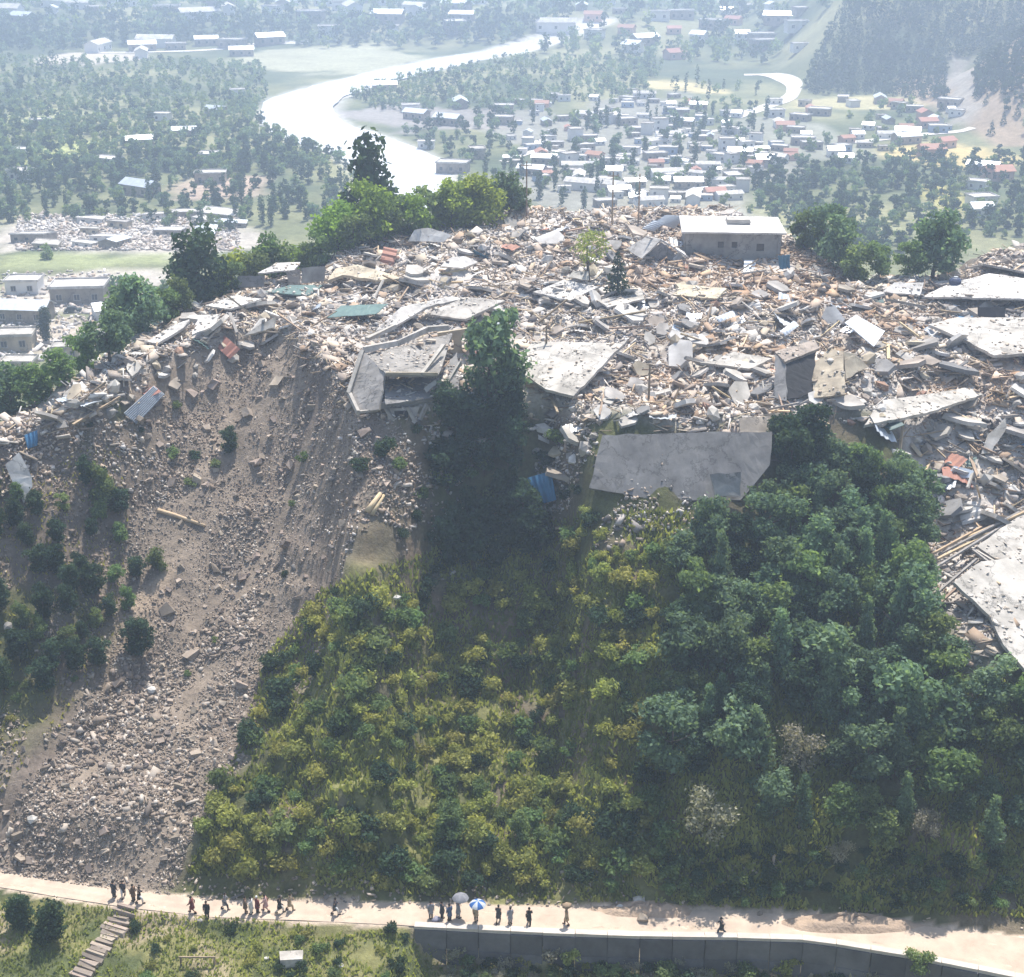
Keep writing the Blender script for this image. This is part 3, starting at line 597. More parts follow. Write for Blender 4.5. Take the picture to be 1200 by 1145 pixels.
# trees at the back of the hilltop, rooted just behind its rim
def behind(px, py, back):
    p = hit(px, py); y = p[1] + back; x = p[0] * y / p[1]; return np.array((x, y, float(H(x, y)) - 0.3))
for (px, py, back, key, sc, lab) in [
    (455,300,6,'mid',1.1,'fresh green tree in the hilltop row behind the arched slab'), (487,293,6,'lime',.85,'lime tree in the hilltop row beside the white tarpaulin'), (415,312,6,'mid',1.2,'fresh green tree right beside the lime tree'), (378,320,6,'mid',1.1,'fresh green tree left beside the lime tree'), (362,322,6,'mid',1.15,'fresh green tree above the grey ridge wall'), (332,330,6,'mid',1.2,'fresh green tree above the white ridge roof'), (300,336,6,'mid',1.2,'fresh green tree above the dark hut wall'), (272,350,6,'mid',1.1,'fresh green tree left of the dark hut wall'), (250,362,7,'mid',1.1,'fresh green tree just right of the big dark flank tree'), (520,286,11,'mid',1.3,'fresh green tree at the back of the hilltop row'), (545,282,12,'deep',1.3,'deep green tree at the back of the hilltop row'), (610,270,10,'mid',.9,'small fresh tree past the right end of the hilltop row'),
    (398,318,9,'lime',1.1,'bright lime green tree at the left end of the hilltop tree row'), (435,306,9,'lime',1.15,'green tree in the hilltop row right of the lime tree'),
    (470,298,10,'mid',1.6,'green tree in the hilltop row left of the white tarpaulin'), (503,290,9,'mid',1.45,'green tree in the middle of the hilltop row'), (530,284,8,'lime',0.95,'light green tree in the hilltop row above the white tarpaulin'),
    (556,280,8,'lime',1.1,'sunlit light green tree near the right end of the hilltop row'), (597,272,8,'deep',1.2,'dark tree closing the hilltop row on the right'), (578,275,11,'mid',1.3,'green tree second from the right in the hilltop row'),
    (350,326,9,'lime',1.2,'green tree on the flank left of the lime tree'), (315,332,9,'mid',1.7,'green tree on the flank second left of the lime tree'), (375,320,12,'mid',1.5,'green tree on the flank just behind the lime tree'), (330,328,14,'mid',1.5,'darker green tree behind the two flank trees'),
    (285,342,9,'lime',1.1,'lighter green tree right of the big dark flank tree'), (262,352,9,'mid',1.5,'lighter green tree touching the big dark flank tree'), (237,372,7,'dark',1.75,'big dark tree standing alone on the left flank above the rubble'), (215,385,8,'mid',1.0,'smaller dark tree left of the big dark flank tree'),
    (437,300,16,'tall',2.2,'very tall dark tree with ragged top in front of the river'), (420,304,17,'tall',1.95,'tall ragged tree just left of the tallest one'), (449,300,17,'tall',1.7,'slimmer tall tree just right of the tallest one'),
    (1090,348,7,'deep',1.75,'big round green tree behind the white roofs on the right'), (965,322,8,'deep',1.4,'green tree right of the flat roofed grey building'), (940,315,8,'mid',1.4,'lighter tree touching the flat roofed grey building'),
    (1000,338,6,'mid',1.2,'green tree between two others behind the hilltop rubble on the right'), (1028,340,6,'mid',1.1,'small green tree left of the big round tree'), (1062,342,6,'mid',1.1,'low green tree hugging the big round tree'), (985,334,9,'deep',1.2,'deep green tree behind the hilltop rubble on the right'),
    (150,432,14,'deep',1.5,'grey green tree left of the big dark flank tree'), (172,415,10,'deep',1.35,'green tree on the flank below the grey green tree'), (195,400,8,'mid',1.1,'small tree on the flank beside the rubble edge'),
    (132,448,5,'deep',1.15,'green tree at the left rubble edge with thin trunk'), (108,455,8,'mid',1.2,'green tree behind the left rubble edge'), (15,500,8,'deep',1.2,'green tree at the left picture edge below the pale houses'), (45,490,7,'mid',1.1,'green tree second from the left picture edge below the pale houses'), (78,475,7,'mid',1.0,'green tree between pale houses and left rubble edge')]:
    plant('broadleaf_tree', key, behind(px, py, back), sc * (0.9 if key != 'tall' else 0.85), lab, 'tree')
plant('broadleaf_tree', 'tall', hit(55, 402), 0.8, 'dark tree in front of the pale houses at far left', 'tree', szf=.9)

# ------------------------------------------------------------------ the valley: houses first, then trees around them
def house_kind(w_, d, h, roof, wm, rm, seed):
    rg = random.Random(seed); P = {}
    wall = MB(); t = 0.25
    wall.box((0, -d/2 + t/2, h/2 - 0.5), (w_, t, h + 1)); wall.box((0, d/2 - t/2, h/2 - 0.5), (w_, t, h + 1))
    wall.box((-w_/2 + t/2, 0, h/2 - 0.5), (t, d - 2*t, h + 1)); wall.box((w_/2 - t/2, 0, h/2 - 0.5), (t, d - 2*t, h + 1))
    rf = MB()
    if roof == 'flat':
        rf.box((0, 0, h + 0.12), (w_ + 0.7, d + 0.7, 0.22)); pr = 0.35
        for (c, dd) in (((0, -d/2 - 0.25, h + 0.4), (w_ + 0.7, 0.18, pr)), ((0, d/2 + 0.25, h + 0.4), (w_ + 0.7, 0.18, pr)), ((-w_/2 - 0.25, 0, h + 0.4), (0.18, d + 0.3, pr)), ((w_/2 + 0.25, 0, h + 0.4), (0.18, d + 0.3, pr))): rf.box(c, dd)
    else:
        e = 0.5; r = h + 0.28 * d; x = w_/2 + e; y = d/2 + e
        V = [(-x,-y,h),(x,-y,h),(x,0,r),(-x,0,r),(x,y,h),(-x,y,h)]; V += [(a, b, c - 0.12) for a, b, c in V]
        rf.add(V, [(0,1,2,3),(3,2,4,5),(7,6,9,8),(8,9,11,10),(0,6,7,1),(5,4,10,11),(1,7,8,2),(2,8,10,4),(0,3,9,6),(3,5,11,9)])
        wall.add([(-w_/2 + .05, -d/2, h), (-w_/2 + .05, d/2, h), (-w_/2 + .05, 0, r - 0.15), (-w_/2 + t, -d/2, h), (-w_/2 + t, d/2, h), (-w_/2 + t, 0, r - 0.15)], [(0,1,2),(3,5,4),(0,2,5,3),(1,4,5,2)])
        wall.add([(w_/2 - .05, -d/2, h), (w_/2 - .05, d/2, h), (w_/2 - .05, 0, r - 0.15), (w_/2 - t, -d/2, h), (w_/2 - t, d/2, h), (w_/2 - t, 0, r - 0.15)], [(0,2,1),(3,4,5),(0,3,5,2),(1,2,5,4)])
    P['wall'] = wall.mesh('wall', M[wm]); P['roof'] = rf.mesh('roof', M[rm]); wins = []
    for fl in range(2 if h > 4.5 else 1):
        n = max(2, int(w_ / 3.2))
        for k in range(n): wins.append(((k + 0.5) / n * w_ - w_/2, -d/2 - 0.02, 1.5 + 3.0 * fl))
    return P, wins, rm, wm
wn = MB(); wn.box((0, 0, 0), (1.1, 0.08, 1.2)); M['glass'] = pmat('window_glass', (0.05,0.06,0.075), (0.03,0.035,0.045), 1, 0.2, 0, spec=0.5)
WIN = wn.mesh('window', M['glass'])
fm = MB()
for c, d in (((0, -0.02, 0.65), (1.34, 0.1, 0.12)), ((0, -0.02, -0.65), (1.5, 0.16, 0.12)), ((-0.61, -0.02, 0), (0.12, 0.1, 1.18)), ((0.61, -0.02, 0), (0.12, 0.1, 1.18)), ((0, -0.03, 0), (0.06, 0.09, 1.18))): fm.box(c, d)
WFR = fm.mesh('frame', M['pale'])
M['hwhite'] = pmat('painted_wall_white', (0.74,0.72,0.70), (0.62,0.60,0.57), 0.3, 0.9, 0.2, 0.03, 0.08)
M['hpink'] = pmat('painted_wall_salmon', (0.62,0.42,0.34), (0.52,0.35,0.28), 0.3, 0.9, 0.2, 0.03, 0.1)
M['hblue'] = pmat('painted_wall_blue', (0.34,0.42,0.56), (0.27,0.34,0.46), 0.3, 0.9, 0.2, 0.03, 0.1)
M['rust_roof'] = pmat('rusty_red_roof', (0.42,0.20,0.14), (0.30,0.16,0.12), 0.6, 0.7, 0.2, 0.03, 0.15)
HK = [house_kind(8,6,3.2,'flat','hwhite','roofwhite',1), house_kind(11,7,3.4,'flat','beige','roofwhite',2), house_kind(7,6,3.0,'gable','hwhite','tin',3), house_kind(12,6,3.2,'gable','beige','tin',4),
      house_kind(8,7,6.2,'flat','hwhite','pale',5), house_kind(9,6,3.2,'gable','hpink','rust_roof',6), house_kind(9,7,3.2,'flat','hblue','roofwhite',7), house_kind(16,6,3.5,'gable','hwhite','roofwhite',8), house_kind(7,5,3.0,'flat','cream','pale',9)]
HDESC = ['white house with flat white roof', 'long beige house with flat white roof', 'small white house with tin gable roof', 'long beige house with tin gable roof', 'two storey white house with flat roof', 'salmon house with rusty red roof', 'bluish house with flat white roof', 'long white shed with pale gable roof', 'small cream house with flat pale roof']
HPOS = []
def house(k, P, rz, sc, label, group=None, near=False, name='house', cat='house'):
    parts, wins, _, _ = HK[k]; o = empty(name, (P[0], P[1], float(H(P[0], P[1])) + 0.1), rz, sc); HPOS.append((P[0], P[1]))
    link('wall', parts['wall'], o); link('roof', parts['roof'], o)
    for i, c in enumerate(wins):
        if i % 2 == 1 and not near and len(wins) > 3: continue
        wo = link('window', WIN, o, c)
        if near: link('frame', WFR, wo, (0, -0.03, 0))
    return tag(o, label, cat, group)
def houses(poly, n, mind, ks, place, group, sc=(0.75, 1.1), rows=3):
    L_ = []
    for p in scatter(poly, n, mind):
        k = random.choice(ks); o = house(k, p, random.choice([0, 0, 1.57, 0.3, -0.4]) + random.uniform(-.25, .25), random.uniform(*sc), 'x', group); o['hd'] = HDESC[k]; L_.append(o)
    pp = sorted([(topix(np.array(o.location)), o) for o in L_], key=lambda q: q[0][1]); per = math.ceil(len(pp) / rows)
    for r in range(rows):
        row = sorted(pp[r * per:(r + 1) * per], key=lambda q: q[0][0]); cnt = {}
        for _, o in row:
            d = o['hd']; cnt[d] = cnt.get(d, 0) + 1; del o['hd']
            o['label'] = f"{d}, {ORD[min(cnt[d], 20) - 1]} in {(ORD[r] if rows > 4 else ('far', 'middle', 'near', 'nearest')[min(r + (1 if rows == 2 else 0), 3)]) if rows > 1 else 'only'} row, {place}"
    return L_
houses([(605,120),(760,105),(900,140),(900,200),(860,235),(700,245),(640,215),(590,200)], 180, 4.8, [0,0,1,2,3,4,5,6,7,8,0,1], 'town beside river bend', 'houses of the town beside the river bend', sc=(0.42, 0.82), rows=6)
houses([(900,120),(1120,115),(1130,150),(1000,195),(890,200)], 48, 7, [0,1,2,3,6,8,7,5], 'under forested hill', 'houses under the forested hill', (.5, .95))
houses([(0,0),(300,0),(300,26),(0,30)], 16, 26, [0,1,3,7,2], 'far town top left', 'houses of the far town at top left', (1.2, 1.9), 2)
houses([(300,5),(560,0),(560,42),(360,45)], 18, 24, [0,1,3,7,2], 'far town top middle', 'houses of the far town at top middle', (1.2, 1.9), 2)
houses([(640,0),(950,0),(950,60),(800,80),(640,40)], 28, 20, [0,1,3,7,2,5], 'far town top right', 'houses of the far town at top right', (1.0, 1.7), 3)
houses([(110,50),(330,44),(330,66),(110,72)], 9, 20, [7,1,3], 'by riverside track', 'sheds by the riverside track', (1.1, 1.6), 1)
ham = houses([(25,258),(270,250),(280,282),(150,290),(25,292)], 15, 8, [0,1,8,3], 'ruined hamlet left', 'houses of the ruined hamlet at left', (0.7, 1.0), 2)
houses([(1080,165),(1200,150),(1200,262),(1110,255)], 7, 14, [0,2,3,5], 'right picture edge', 'houses at the right picture edge', (0.8, 1.1), 2)
houses([(0,140),(300,90),(300,230),(0,235)], 12, 25, [0,1,3], 'among left valley trees', 'houses among the left valley trees', (0.8, 1.1), 3)
houses([(430,105),(600,100),(600,200),(520,205)], 10, 18, [0,1,3,8], 'inside the river bend', 'houses inside the river bend', (0.8, 1.2), 2)
for q in ham: q.scale.z *= random.uniform(.45, .7); q.rotation_euler.x = random.uniform(-.12, .12); q.rotation_euler.y = random.uniform(-.1, .1)
NEARH = [(1,95,352,0.08,1.15,'long beige house with white roof above the parked dark car'), (0,30,342,0.05,1.0,'white flat roofed house at far left behind the long beige house'), (3,30,375,-0.1,1.0,'tin roofed house at far left edge beside the dark tree'),
         (8,20,408,0.1,1.1,'cream house with pale roof at the left picture edge'), (8,24,437,0.0,0.9,'cream house lowest at the left picture edge'), (2,125,372,0.5,0.8,'small tin roofed house right of the parked car'), (8,80,418,0.1,0.8,'small cream house between dark tree and flank trees')]
for k, px, py, rz, sc, lab in NEARH: house(k, hit(px, py), rz, sc, lab, near=True)

# parked car
def car(P, rz, label):
    o = empty('parked_car', P, rz)
    def prof(pts, hw, name, mat, par, taper=0.0):
        mb = MB(); mb.loft([[(x, s * (hw - (taper if z > 0.9 else 0)), z) for x, z in pts] for s in (-1, 1)]); return mb.build(name, mat, par)
    M['carpaint'] = pmat('dark_car_paint', (0.06,0.08,0.07), (0.05,0.06,0.06), 1, 0.3, 0, spec=0.5)
    M['tyre'] = pmat('tyre_rubber', (0.03,0.03,0.03), None, 4, 0.9, 0.1); 
    b = prof([(-2,.35),(2,.35),(2.05,.7),(1.9,.85),(-1.95,.9),(-2.05,.6)], 0.82, 'body', M['carpaint'], o)
    c = prof([(-1.6,.9),(.95,.87),(.35,1.4),(-1.15,1.42)], 0.78, 'cabin', M['glass'], o, 0.1); prof([(-1.2,1.43),(.38,1.41),(.3,1.47),(-1.1,1.48)], 0.72, 'roof', M['carpaint'], o)
    for x in (-1.25, 1.25):
        for y in (-0.8, 0.8):
            mb = MB(); mb.tube([(0, -0.1, 0), (0, 0.1, 0)], 0.33, 12); wh = mb.build('wheel', M['tyre'], o, loc=(x, y, 0.33)); mb = MB(); mb.tube([(0, -0.115, 0), (0, 0.115, 0)], 0.18, 10); mb.build('rim', M['tin'], wh)
    for y in (-0.55, 0.55): mb = MB(); mb.box((2.03, y, 0.66), (0.06, 0.3, 0.16)); mb.build('headlight', M['roofwhite'], o)
    return tag(o, label, 'car')
car(hit(86, 366), 0.25, 'dark car parked on the pale yard in front of the long beige house')

# valley trees: the nearest and largest singly, the rest of each wood as one mass
hp = np.array(HPOS)
def vtrees(poly, n, mind, keys, clear=3.2, sc=(0.36, 0.72)):
    out = []
    for p in scatter(poly, n, mind):
        if np.hypot(hp[:, 0] - p[0], hp[:, 1] - p[1]).min() < clear: continue
        if seg_dist(p[0], p[1], rivp, RIVW) < 5 or (p[1] < 275 and p[2] > -6): continue
        out.append((p, random.choice(keys), random.uniform(*sc)))
    return out
VT = []
VT += vtrees([(0,195),(420,185),(420,250),(250,275),(150,258),(0,262)], 260, 3.0, ['vdark','vbroad','vdark','vpoplar','vpale'])
VT += vtrees([(0,70),(310,75),(318,150),(420,195),(0,215)], 1150, 3.2, ['vbroad','vbroad','vdark','vpale','vpale'])
VT += vtrees([(500,215),(620,215),(640,250),(900,250),(900,195),(620,200)], 45, 6, ['vbroad','vpoplar','vdark','vpale'])
VT += vtrees([(900,195),(1200,180),(1200,275),(1000,315),(900,285)], 260, 3.6, ['vbroad','vdark','vpale','vdark'])
VT += vtrees([(880,205),(985,195),(985,255),(890,262)], 40, 4.5, ['vdark','vdark','vbroad'])
VT += vtrees([(620,105),(900,95),(900,215),(620,225)], 200, 4, ['vpoplar','vbroad','vdark','vpale'])
VT += vtrees([(470,155),(600,130),(610,200),(510,195)], 60, 5.5, ['vdark','vbroad','vdark'])
VT += vtrees([(400,105),(610,68),(780,70),(760,110),(600,130),(440,130)], 560, 3.5, ['vbroad','vpale','vbroad','vdark'])
VT += vtrees([(900,140),(1110,120),(1110,180),(930,200)], 35, 8, ['vbroad','vpale'])
VT += vtrees([(0,290),(160,300),(210,330),(200,420),(130,440),(90,410),(130,330)], 16, 4.5, ['vbroad','vpale'], 6)
FAR = vtrees([(0,0),(980,0),(900,75),(760,75),(600,58),(350,56),(0,64)], 520, 13, ['vbroad','vdark','vpale'], 14, (0.9, 1.6)) + vtrees([(0,26),(700,22),(700,50),(480,52),(200,54),(0,60)], 420, 9, ['vdark','vdark','vbroad'], 12, (0.9, 1.4))
VT.sort(key=lambda q: q[0][1] / q[2])
OUT = []
for poly, n, md in (([(-420,-5),(0,0),(0,262),(-420,300)], 1000, 5), ([(1200,100),(1600,100),(1600,270),(1200,275)], 260, 5.5), ([(-420,300),(0,290),(0,440),(-300,440)], 60, 7)): OUT += vtrees(poly, n, md, ['vbroad', 'vdark', 'vpale'], 6, (.5, 1.0))
one, rest = VT[:300], VT[300:] + FAR + OUT
groups = {}
for p, k, s_ in one:
    px, py = topix(p)
    zone = ('left valley wood' if px < 430 else 'trees inside river bend' if px < 620 else 'town trees' if px < 880 else 'right valley wood')
    o = plant({'vpoplar': 'poplar_tree'}.get(k, 'valley_tree'), k, p - np.array((0, 0, 0.3)), s_, 'x', 'tree', 'single trees of the ' + zone); groups.setdefault(zone, []).append(o)
ZN = {'left valley wood': 'left valley wood', 'trees inside river bend': 'river bend grove', 'town trees': 'riverside town', 'right valley wood': 'right valley wood'}
for z, L_ in groups.items(): ordinal_labels(L_, max(1, math.ceil(len(L_) / 17)), 'hazy green tree, {k} in {row} in the ' + ZN[z])
def mass(name, items, label, mats, conifers=False):
    """one mesh of many small far trees"""
    Vs, Fs, Cs, MI, b = [], [], [], [], 0
    for p, k, s_ in items:
        me = TREES[k][random.randrange(len(TREES[k]))][1]; n = len(me.vertices); v = np.empty(n * 3, np.float32); me.vertices.foreach_get('co', v); v = v.reshape(-1, 4, 3)
        c = np.empty(n * 4, np.float32); me.color_attributes['Col'].data.foreach_get('color', c); c = c.reshape(-1, 4, 4)[:, :, :3]
        pick = RNG.permutation(len(v))[:(45 if abs(p[0]) > .38 * p[1] else 80 if p[1] > 700 else 140)]; v = v[pick]; c = c[pick] ; cen = v.mean(1, keepdims=True); v = cen + (v - cen) * 1.6
        a = random.uniform(0, 6.28); ca, sa = math.cos(a), math.sin(a); v = v.reshape(-1, 3) * s_; v = np.stack([v[:, 0] * ca - v[:, 1] * sa, v[:, 0] * sa + v[:, 1] * ca, v[:, 2]], 1) + p
        m = len(v); Vs.append(v); Fs.append(np.arange(m).reshape(-1, 4) + b); Cs.append(np.clip(c.reshape(-1, 3) + random.uniform(-.25, .25), 0, 1)); MI += [mats.index(k)] * (m // 4); b += m
    names = {'vbroad': 'leaf_deep', 'vdark': 'leaf_dark', 'vpale': 'leaf_mid', 'vpoplar': 'leaf_dark', 'conifer': 'leaf_pine'}
    me = mesh(name, np.concatenate(Vs), np.concatenate(Fs), [M[names[k]] for k in mats], col=np.concatenate(Cs), mi=MI)
    return tag(link(name, me), label, 'wood', kind='stuff')
mass('distant_wood', rest, 'hazy distant trees filling the valley floor around the far town', ['vbroad', 'vdark', 'vpale', 'vpoplar'])
fp = []
for p in np.concatenate([scatter([(992,0),(1290,0),(1290,90),(1135,118),(940,110),(955,70)], 900, 2.4, holes=[[(1108,66),(1142,66),(1142,150),(1110,150)]]), scatter([(1150,90),(1290,60),(1290,150),(1150,160)], 25, 5)]):
    fp.append((p - np.array((0, 0, 0.3)), 'conifer' if random.random() < 0.55 else 'vdark', random.uniform(0.9, 1.5)))
fp = [(p, k, s_ if k == 'conifer' else s_ * 0.5) for p, k, s_ in fp]
mass('hill_forest', fp, 'dark hazy forest covering the hill at top right', ['conifer', 'vdark'])

# ------------------------------------------------------------------ grass, as one mass
def grass(name, poly, n, size, label, hole=None):
    px = RNG.uniform(min(p[0] for p in poly), max(p[0] for p in poly), n * 2); py = RNG.uniform(min(p[1] for p in poly), max(p[1] for p in poly), n * 2)
    k = poly_in(px, py, poly); P = hits(px[k][:n], py[k][:n]); n = len(P)
    dn = fbm(P[:, 0] / 2.5, P[:, 1] / 2.5, 3, 201) > -0.3; P = P[dn]; n = len(P)
    a = RNG.uniform(0, 6.28, n); h = size * RNG.uniform(0.5, 1.4, n); d = np.stack([np.cos(a), np.sin(a), 0 * a], 1); lean = np.stack([RNG.normal(0, .35, n), RNG.normal(0, .35, n), np.ones(n)], 1)
    wdt = (0.35 * h)[:, None]; V = np.stack([P - d * wdt, P + d * wdt, P + lean * h[:, None] + d * wdt * 0.3, P + lean * h[:, None] - d * wdt * 0.3], 1).reshape(-1, 3)
    c = np.repeat(np.clip(0.5 + fbm(P[:, 0] / 3, P[:, 1] / 3, 3, 203) * 1.2 + RNG.normal(0, .15, n), 0, 1), 4)
    return tag(link(name, mesh(name, V, np.arange(n * 4).reshape(n, 4), M['grass'], col=np.stack([c, c, c], 1))), label, 'grass', kind='stuff')
grass('hillside_grass', [(380,690),(520,640),(700,600),(800,600),(1290,860),(1290,1080),(500,1050),(220,1025),(290,850),(310,770)], 52000, 0.45, 'rough tufts of grass between the shrubs on the slope')
grass('hillside_grass', [(-60,560),(140,520),(160,700),(90,830),(-60,1000)], 2500, 0.3, 'rough grass on the shaded slope left of the slide')
grass('bank_grass', [(-60,1050),(500,1095),(520,1130),(1290,1150),(1290,1230),(-60,1230)], 22000, 0.28, 'yellowish grass on the bank below the road')
# ------------------------------------------------------------------ hilltop: the broken buildings that stand out
def resample(P, step, jit, rg):
    """walk round an outline, adding slightly uneven points so the edge reads as broken"""
    out = []
    for a, b in zip(P, P[1:] + P[:1]):
        n = max(1, int((b - a).length / step))
        for k in range(n):
            q = a.lerp(b, k / n)
            if k: q = q + Vector((rg.uniform(-jit, jit), rg.uniform(-jit, jit), 0))
            out.append(q)
    return out
def plate(pts, thick, bend=0.0, step=0.7, jit=0.09, seed=1, lift=0.0):
    """a thick flat piece whose outline is given by ground points raised by a height each; returns verts, faces, normal"""
    rg = random.Random(seed); P = [Vector(hit(x, y, dz)) for x, y, dz in pts]
    c = sum(P, Vector()) / len(P); A = np.array([p - c for p in P]); n = Vector(np.linalg.svd(A)[2][2]); n = n if n.z > 0 else -n
    Q = []
    for (x, y, dz), p in zip(pts, P):
        d = Vector([float(v) for v in rays(x, y)]); o = Vector((0, 0, CAMZ)); t = (c - o).dot(n) / d.dot(n)
        q = o + d * t; Q.append(q if (q - p).length < 6 else p - n * (p - c).dot(n))
    ax = (Q[1] - Q[0]).normalized(); ay = n.cross(ax)
    Z = [Vector(((q - c).dot(ax), (q - c).dot(ay), 0)) for q in Q]; Z = resample(Z, step, jit, rg)
    if n.z > .8 and thick > .15: slab_debris(Z, c, ax, ay, n, bend, int(2.2 * (max(z.x for z in Z) - min(z.x for z in Z)) * (max(z.y for z in Z) - min(z.y for z in Z))))
    bm = bmesh.new(); vs = [bm.verts.new(z) for z in Z]; f = bm.faces.new(vs); f.normal_update()
    if f.normal.z < 0: f.normal_flip()
    bmesh.ops.triangulate(bm, faces=bm.faces[:])
    for _ in range(2): bmesh.ops.subdivide_edges(bm, edges=[e for e in bm.edges if e.calc_length() > 1.1], cuts=1, use_grid_fill=False); bmesh.ops.triangulate(bm, faces=bm.faces[:])
    L = max(v.co.length for v in bm.verts)
    top = [v for v in bm.verts]
    for v in top: v.co.z += bend * (1 - (v.co.length / L) ** 2) + rg.uniform(-0.025, 0.025) + lift
    ret = bmesh.ops.extrude_face_region(bm, geom=bm.faces[:]); low = [g for g in ret['geom'] if isinstance(g, bmesh.types.BMVert)]
    for v in low: v.co.z -= thick
    bmesh.ops.recalc_face_normals(bm, faces=bm.faces[:])
    V = [c + ax * v.co.x + ay * v.co.y + n * v.co.z for v in bm.verts]; bm.verts.index_update(); F = [tuple(v.index for v in f.verts) for f in bm.faces]; bm.free()
    return V, F, c, n, Q
def slab(name, pts, thick, mat, label=None, cat='slab', parent=None, bend=0.0, seed=1, rebar=0, jit=0.09, group=None, step=0.7):
    V, F, c, n, Q = plate(pts, thick, bend, seed=seed, jit=jit, step=step); root = parent
    if parent is None and not rebar:
        o = link(name, mesh(name, [v - c for v in V], F, M[mat]), None, c); return tag(o, label, cat, group)
    if parent is None: root = tag(empty(name, c), label, cat, group)
    pn = 'slab' if parent is None else name
    o = link(pn, mesh(pn, [v - root.location for v in V], F, M[mat]), root)
    rg = random.Random(seed + 5)
    for k in range(rebar):
        i = rg.randrange(len(Q)); a = Q[i].lerp(Q[(i + 1) % len(Q)], rg.random()) - n * thick * 0.5; d = (a - c).normalized() * rg.uniform(0.8, 1.8) + Vector((0, 0, rg.uniform(-.3, .6)))
        mb = MB(); mb.tube([a - d * 0.2 - root.location, a + d * 0.5 - root.location, a + d + Vector((0, 0, -.25)) - root.location], 0.035, 4); mb.build('reinforcing_bar', M['steel'], root)
    return root
def bar(name, a, b, wd, hd, mat, parent, jit=0.02):
    """a straight beam between two ground-referenced points"""
    A, B = Vector(a), Vector(b); d = B - A; mb = MB(); rot = d.to_track_quat('X', 'Z').to_euler()
    mb.box((0, 0, 0), (d.length, wd, hd), jit=jit); o = link(name, mb.mesh(name, M[mat]), parent, (A + B) / 2 - (parent.location if parent else Vector()), rot); return o
DEB = []
def slab_debris(Z, c, ax, ay, n, bend, k):
    xs = [z.x for z in Z]; ys = [z.y for z in Z]; pl = [(z.x, z.y) for z in Z]
    x = RNG.uniform(min(xs), max(xs), k); y = RNG.uniform(min(ys), max(ys), k); ok = poly_in(x, y, pl) & (fbm(x * .5 + c.x, y * .5, 3, 3) > .02 - .2 * RNG.random(k))
    for u, v in zip(x[ok], y[ok]): DEB.append(tuple(c + ax * float(u) + ay * float(v) + n * (.03 + max(0, bend) * .7)))
SL = lambda *a, **k: slab(*a, **k)
# flat-roofed building that still stands
def flat_building():
    b = hit(858, 300); rz = R(-4); o = empty('flat_roofed_building', (b[0], b[1] + 2.5, b[2] - 0.4), rz); w_, d, h, t = 12.6, 9.0, 3.9, 0.3
    openings = [(-1.6, 2.4, 0.75, 0.8), (0.2, 2.4, 0.75, 0.8), (3.6, 2.1, 1.0, 1.0)]
    wl = MB(); xs = sorted({-w_/2, w_/2, *[c - a / 2 for c, z, a, e in openings], *[c + a / 2 for c, z, a, e in openings]})
    for x0, x1 in zip(xs, xs[1:]):
        op = [q for q in openings if abs((x0 + x1) / 2 - q[0]) < q[2] / 2]
        if op: c, z, a, e = op[0]; wl.box(((x0+x1)/2, -d/2, (z - e/2 - 1)/2), (x1-x0, t, z - e/2 + 1)); wl.box(((x0+x1)/2, -d/2, (z + e/2 + h)/2), (x1-x0, t, h - z - e/2))
        else: wl.box(((x0+x1)/2, -d/2, (h - 1)/2), (x1-x0, t, h + 1))
    wl.box((0, d/2, (h-1)/2), (w_, t, h+1)); wl.box((-w_/2 + t/2, 0, (h-1)/2), (t, d - t, h+1)); wl.box((w_/2 - t/2, 0, (h-1)/2), (t, d - t, h+1))
    wl.build('wall', M['concrete'], o)
    rf = MB(); rf.box((0, 0, h + 0.14), (w_ + 1.0, d + 1.2, 0.26), jit=0.05); rf.build('roof', M['roofwhite'], o)
    for c, z, a, e in openings: link('window', WIN, o, (c, -d/2 + 0.1, z), sc=(a / 1.1, 1, e / 1.2))
    mb = MB(); mb.box((1.0, 1.0, h + 0.55), (3.2, 2.4, 0.5), jit=0.2); mb.build('rooftop_debris', M['pale'], o)
    for x in (-w_/2 + .3, -1, w_/2 - .3): mb = MB(); mb.box((x, -d/2 - 0.2, h/2 - .5), (0.35, 0.3, h + 0.9), jit=.02); mb.build('pillar', M['concrete'], o)
    tag(o, 'grey flat roofed building still standing at the back of the hilltop', 'building')
flat_building()
# tilted white gable roof left of it
o = tag(empty('collapsed_roof', hit(768, 302)), 'white collapsed roof with dark open gable left of the flat roofed building', 'roof')
slab('roof_sheet', [(733,292,0.5),(757,277,2.6),(775,280,2.9),(752,303,0.8)], 0.2, 'roofwhite', parent=o, seed=3); slab('roof_sheet', [(775,280,2.9),(757,277,2.6),(790,285,1.7),(807,301,0.5)], 0.2, 'roofwhite', parent=o, seed=4)
slab('gable_wall', [(750,304,0.1),(775,284,2.3),(798,304,0.1)], 0.25, 'concrete_dark', parent=o, seed=5)
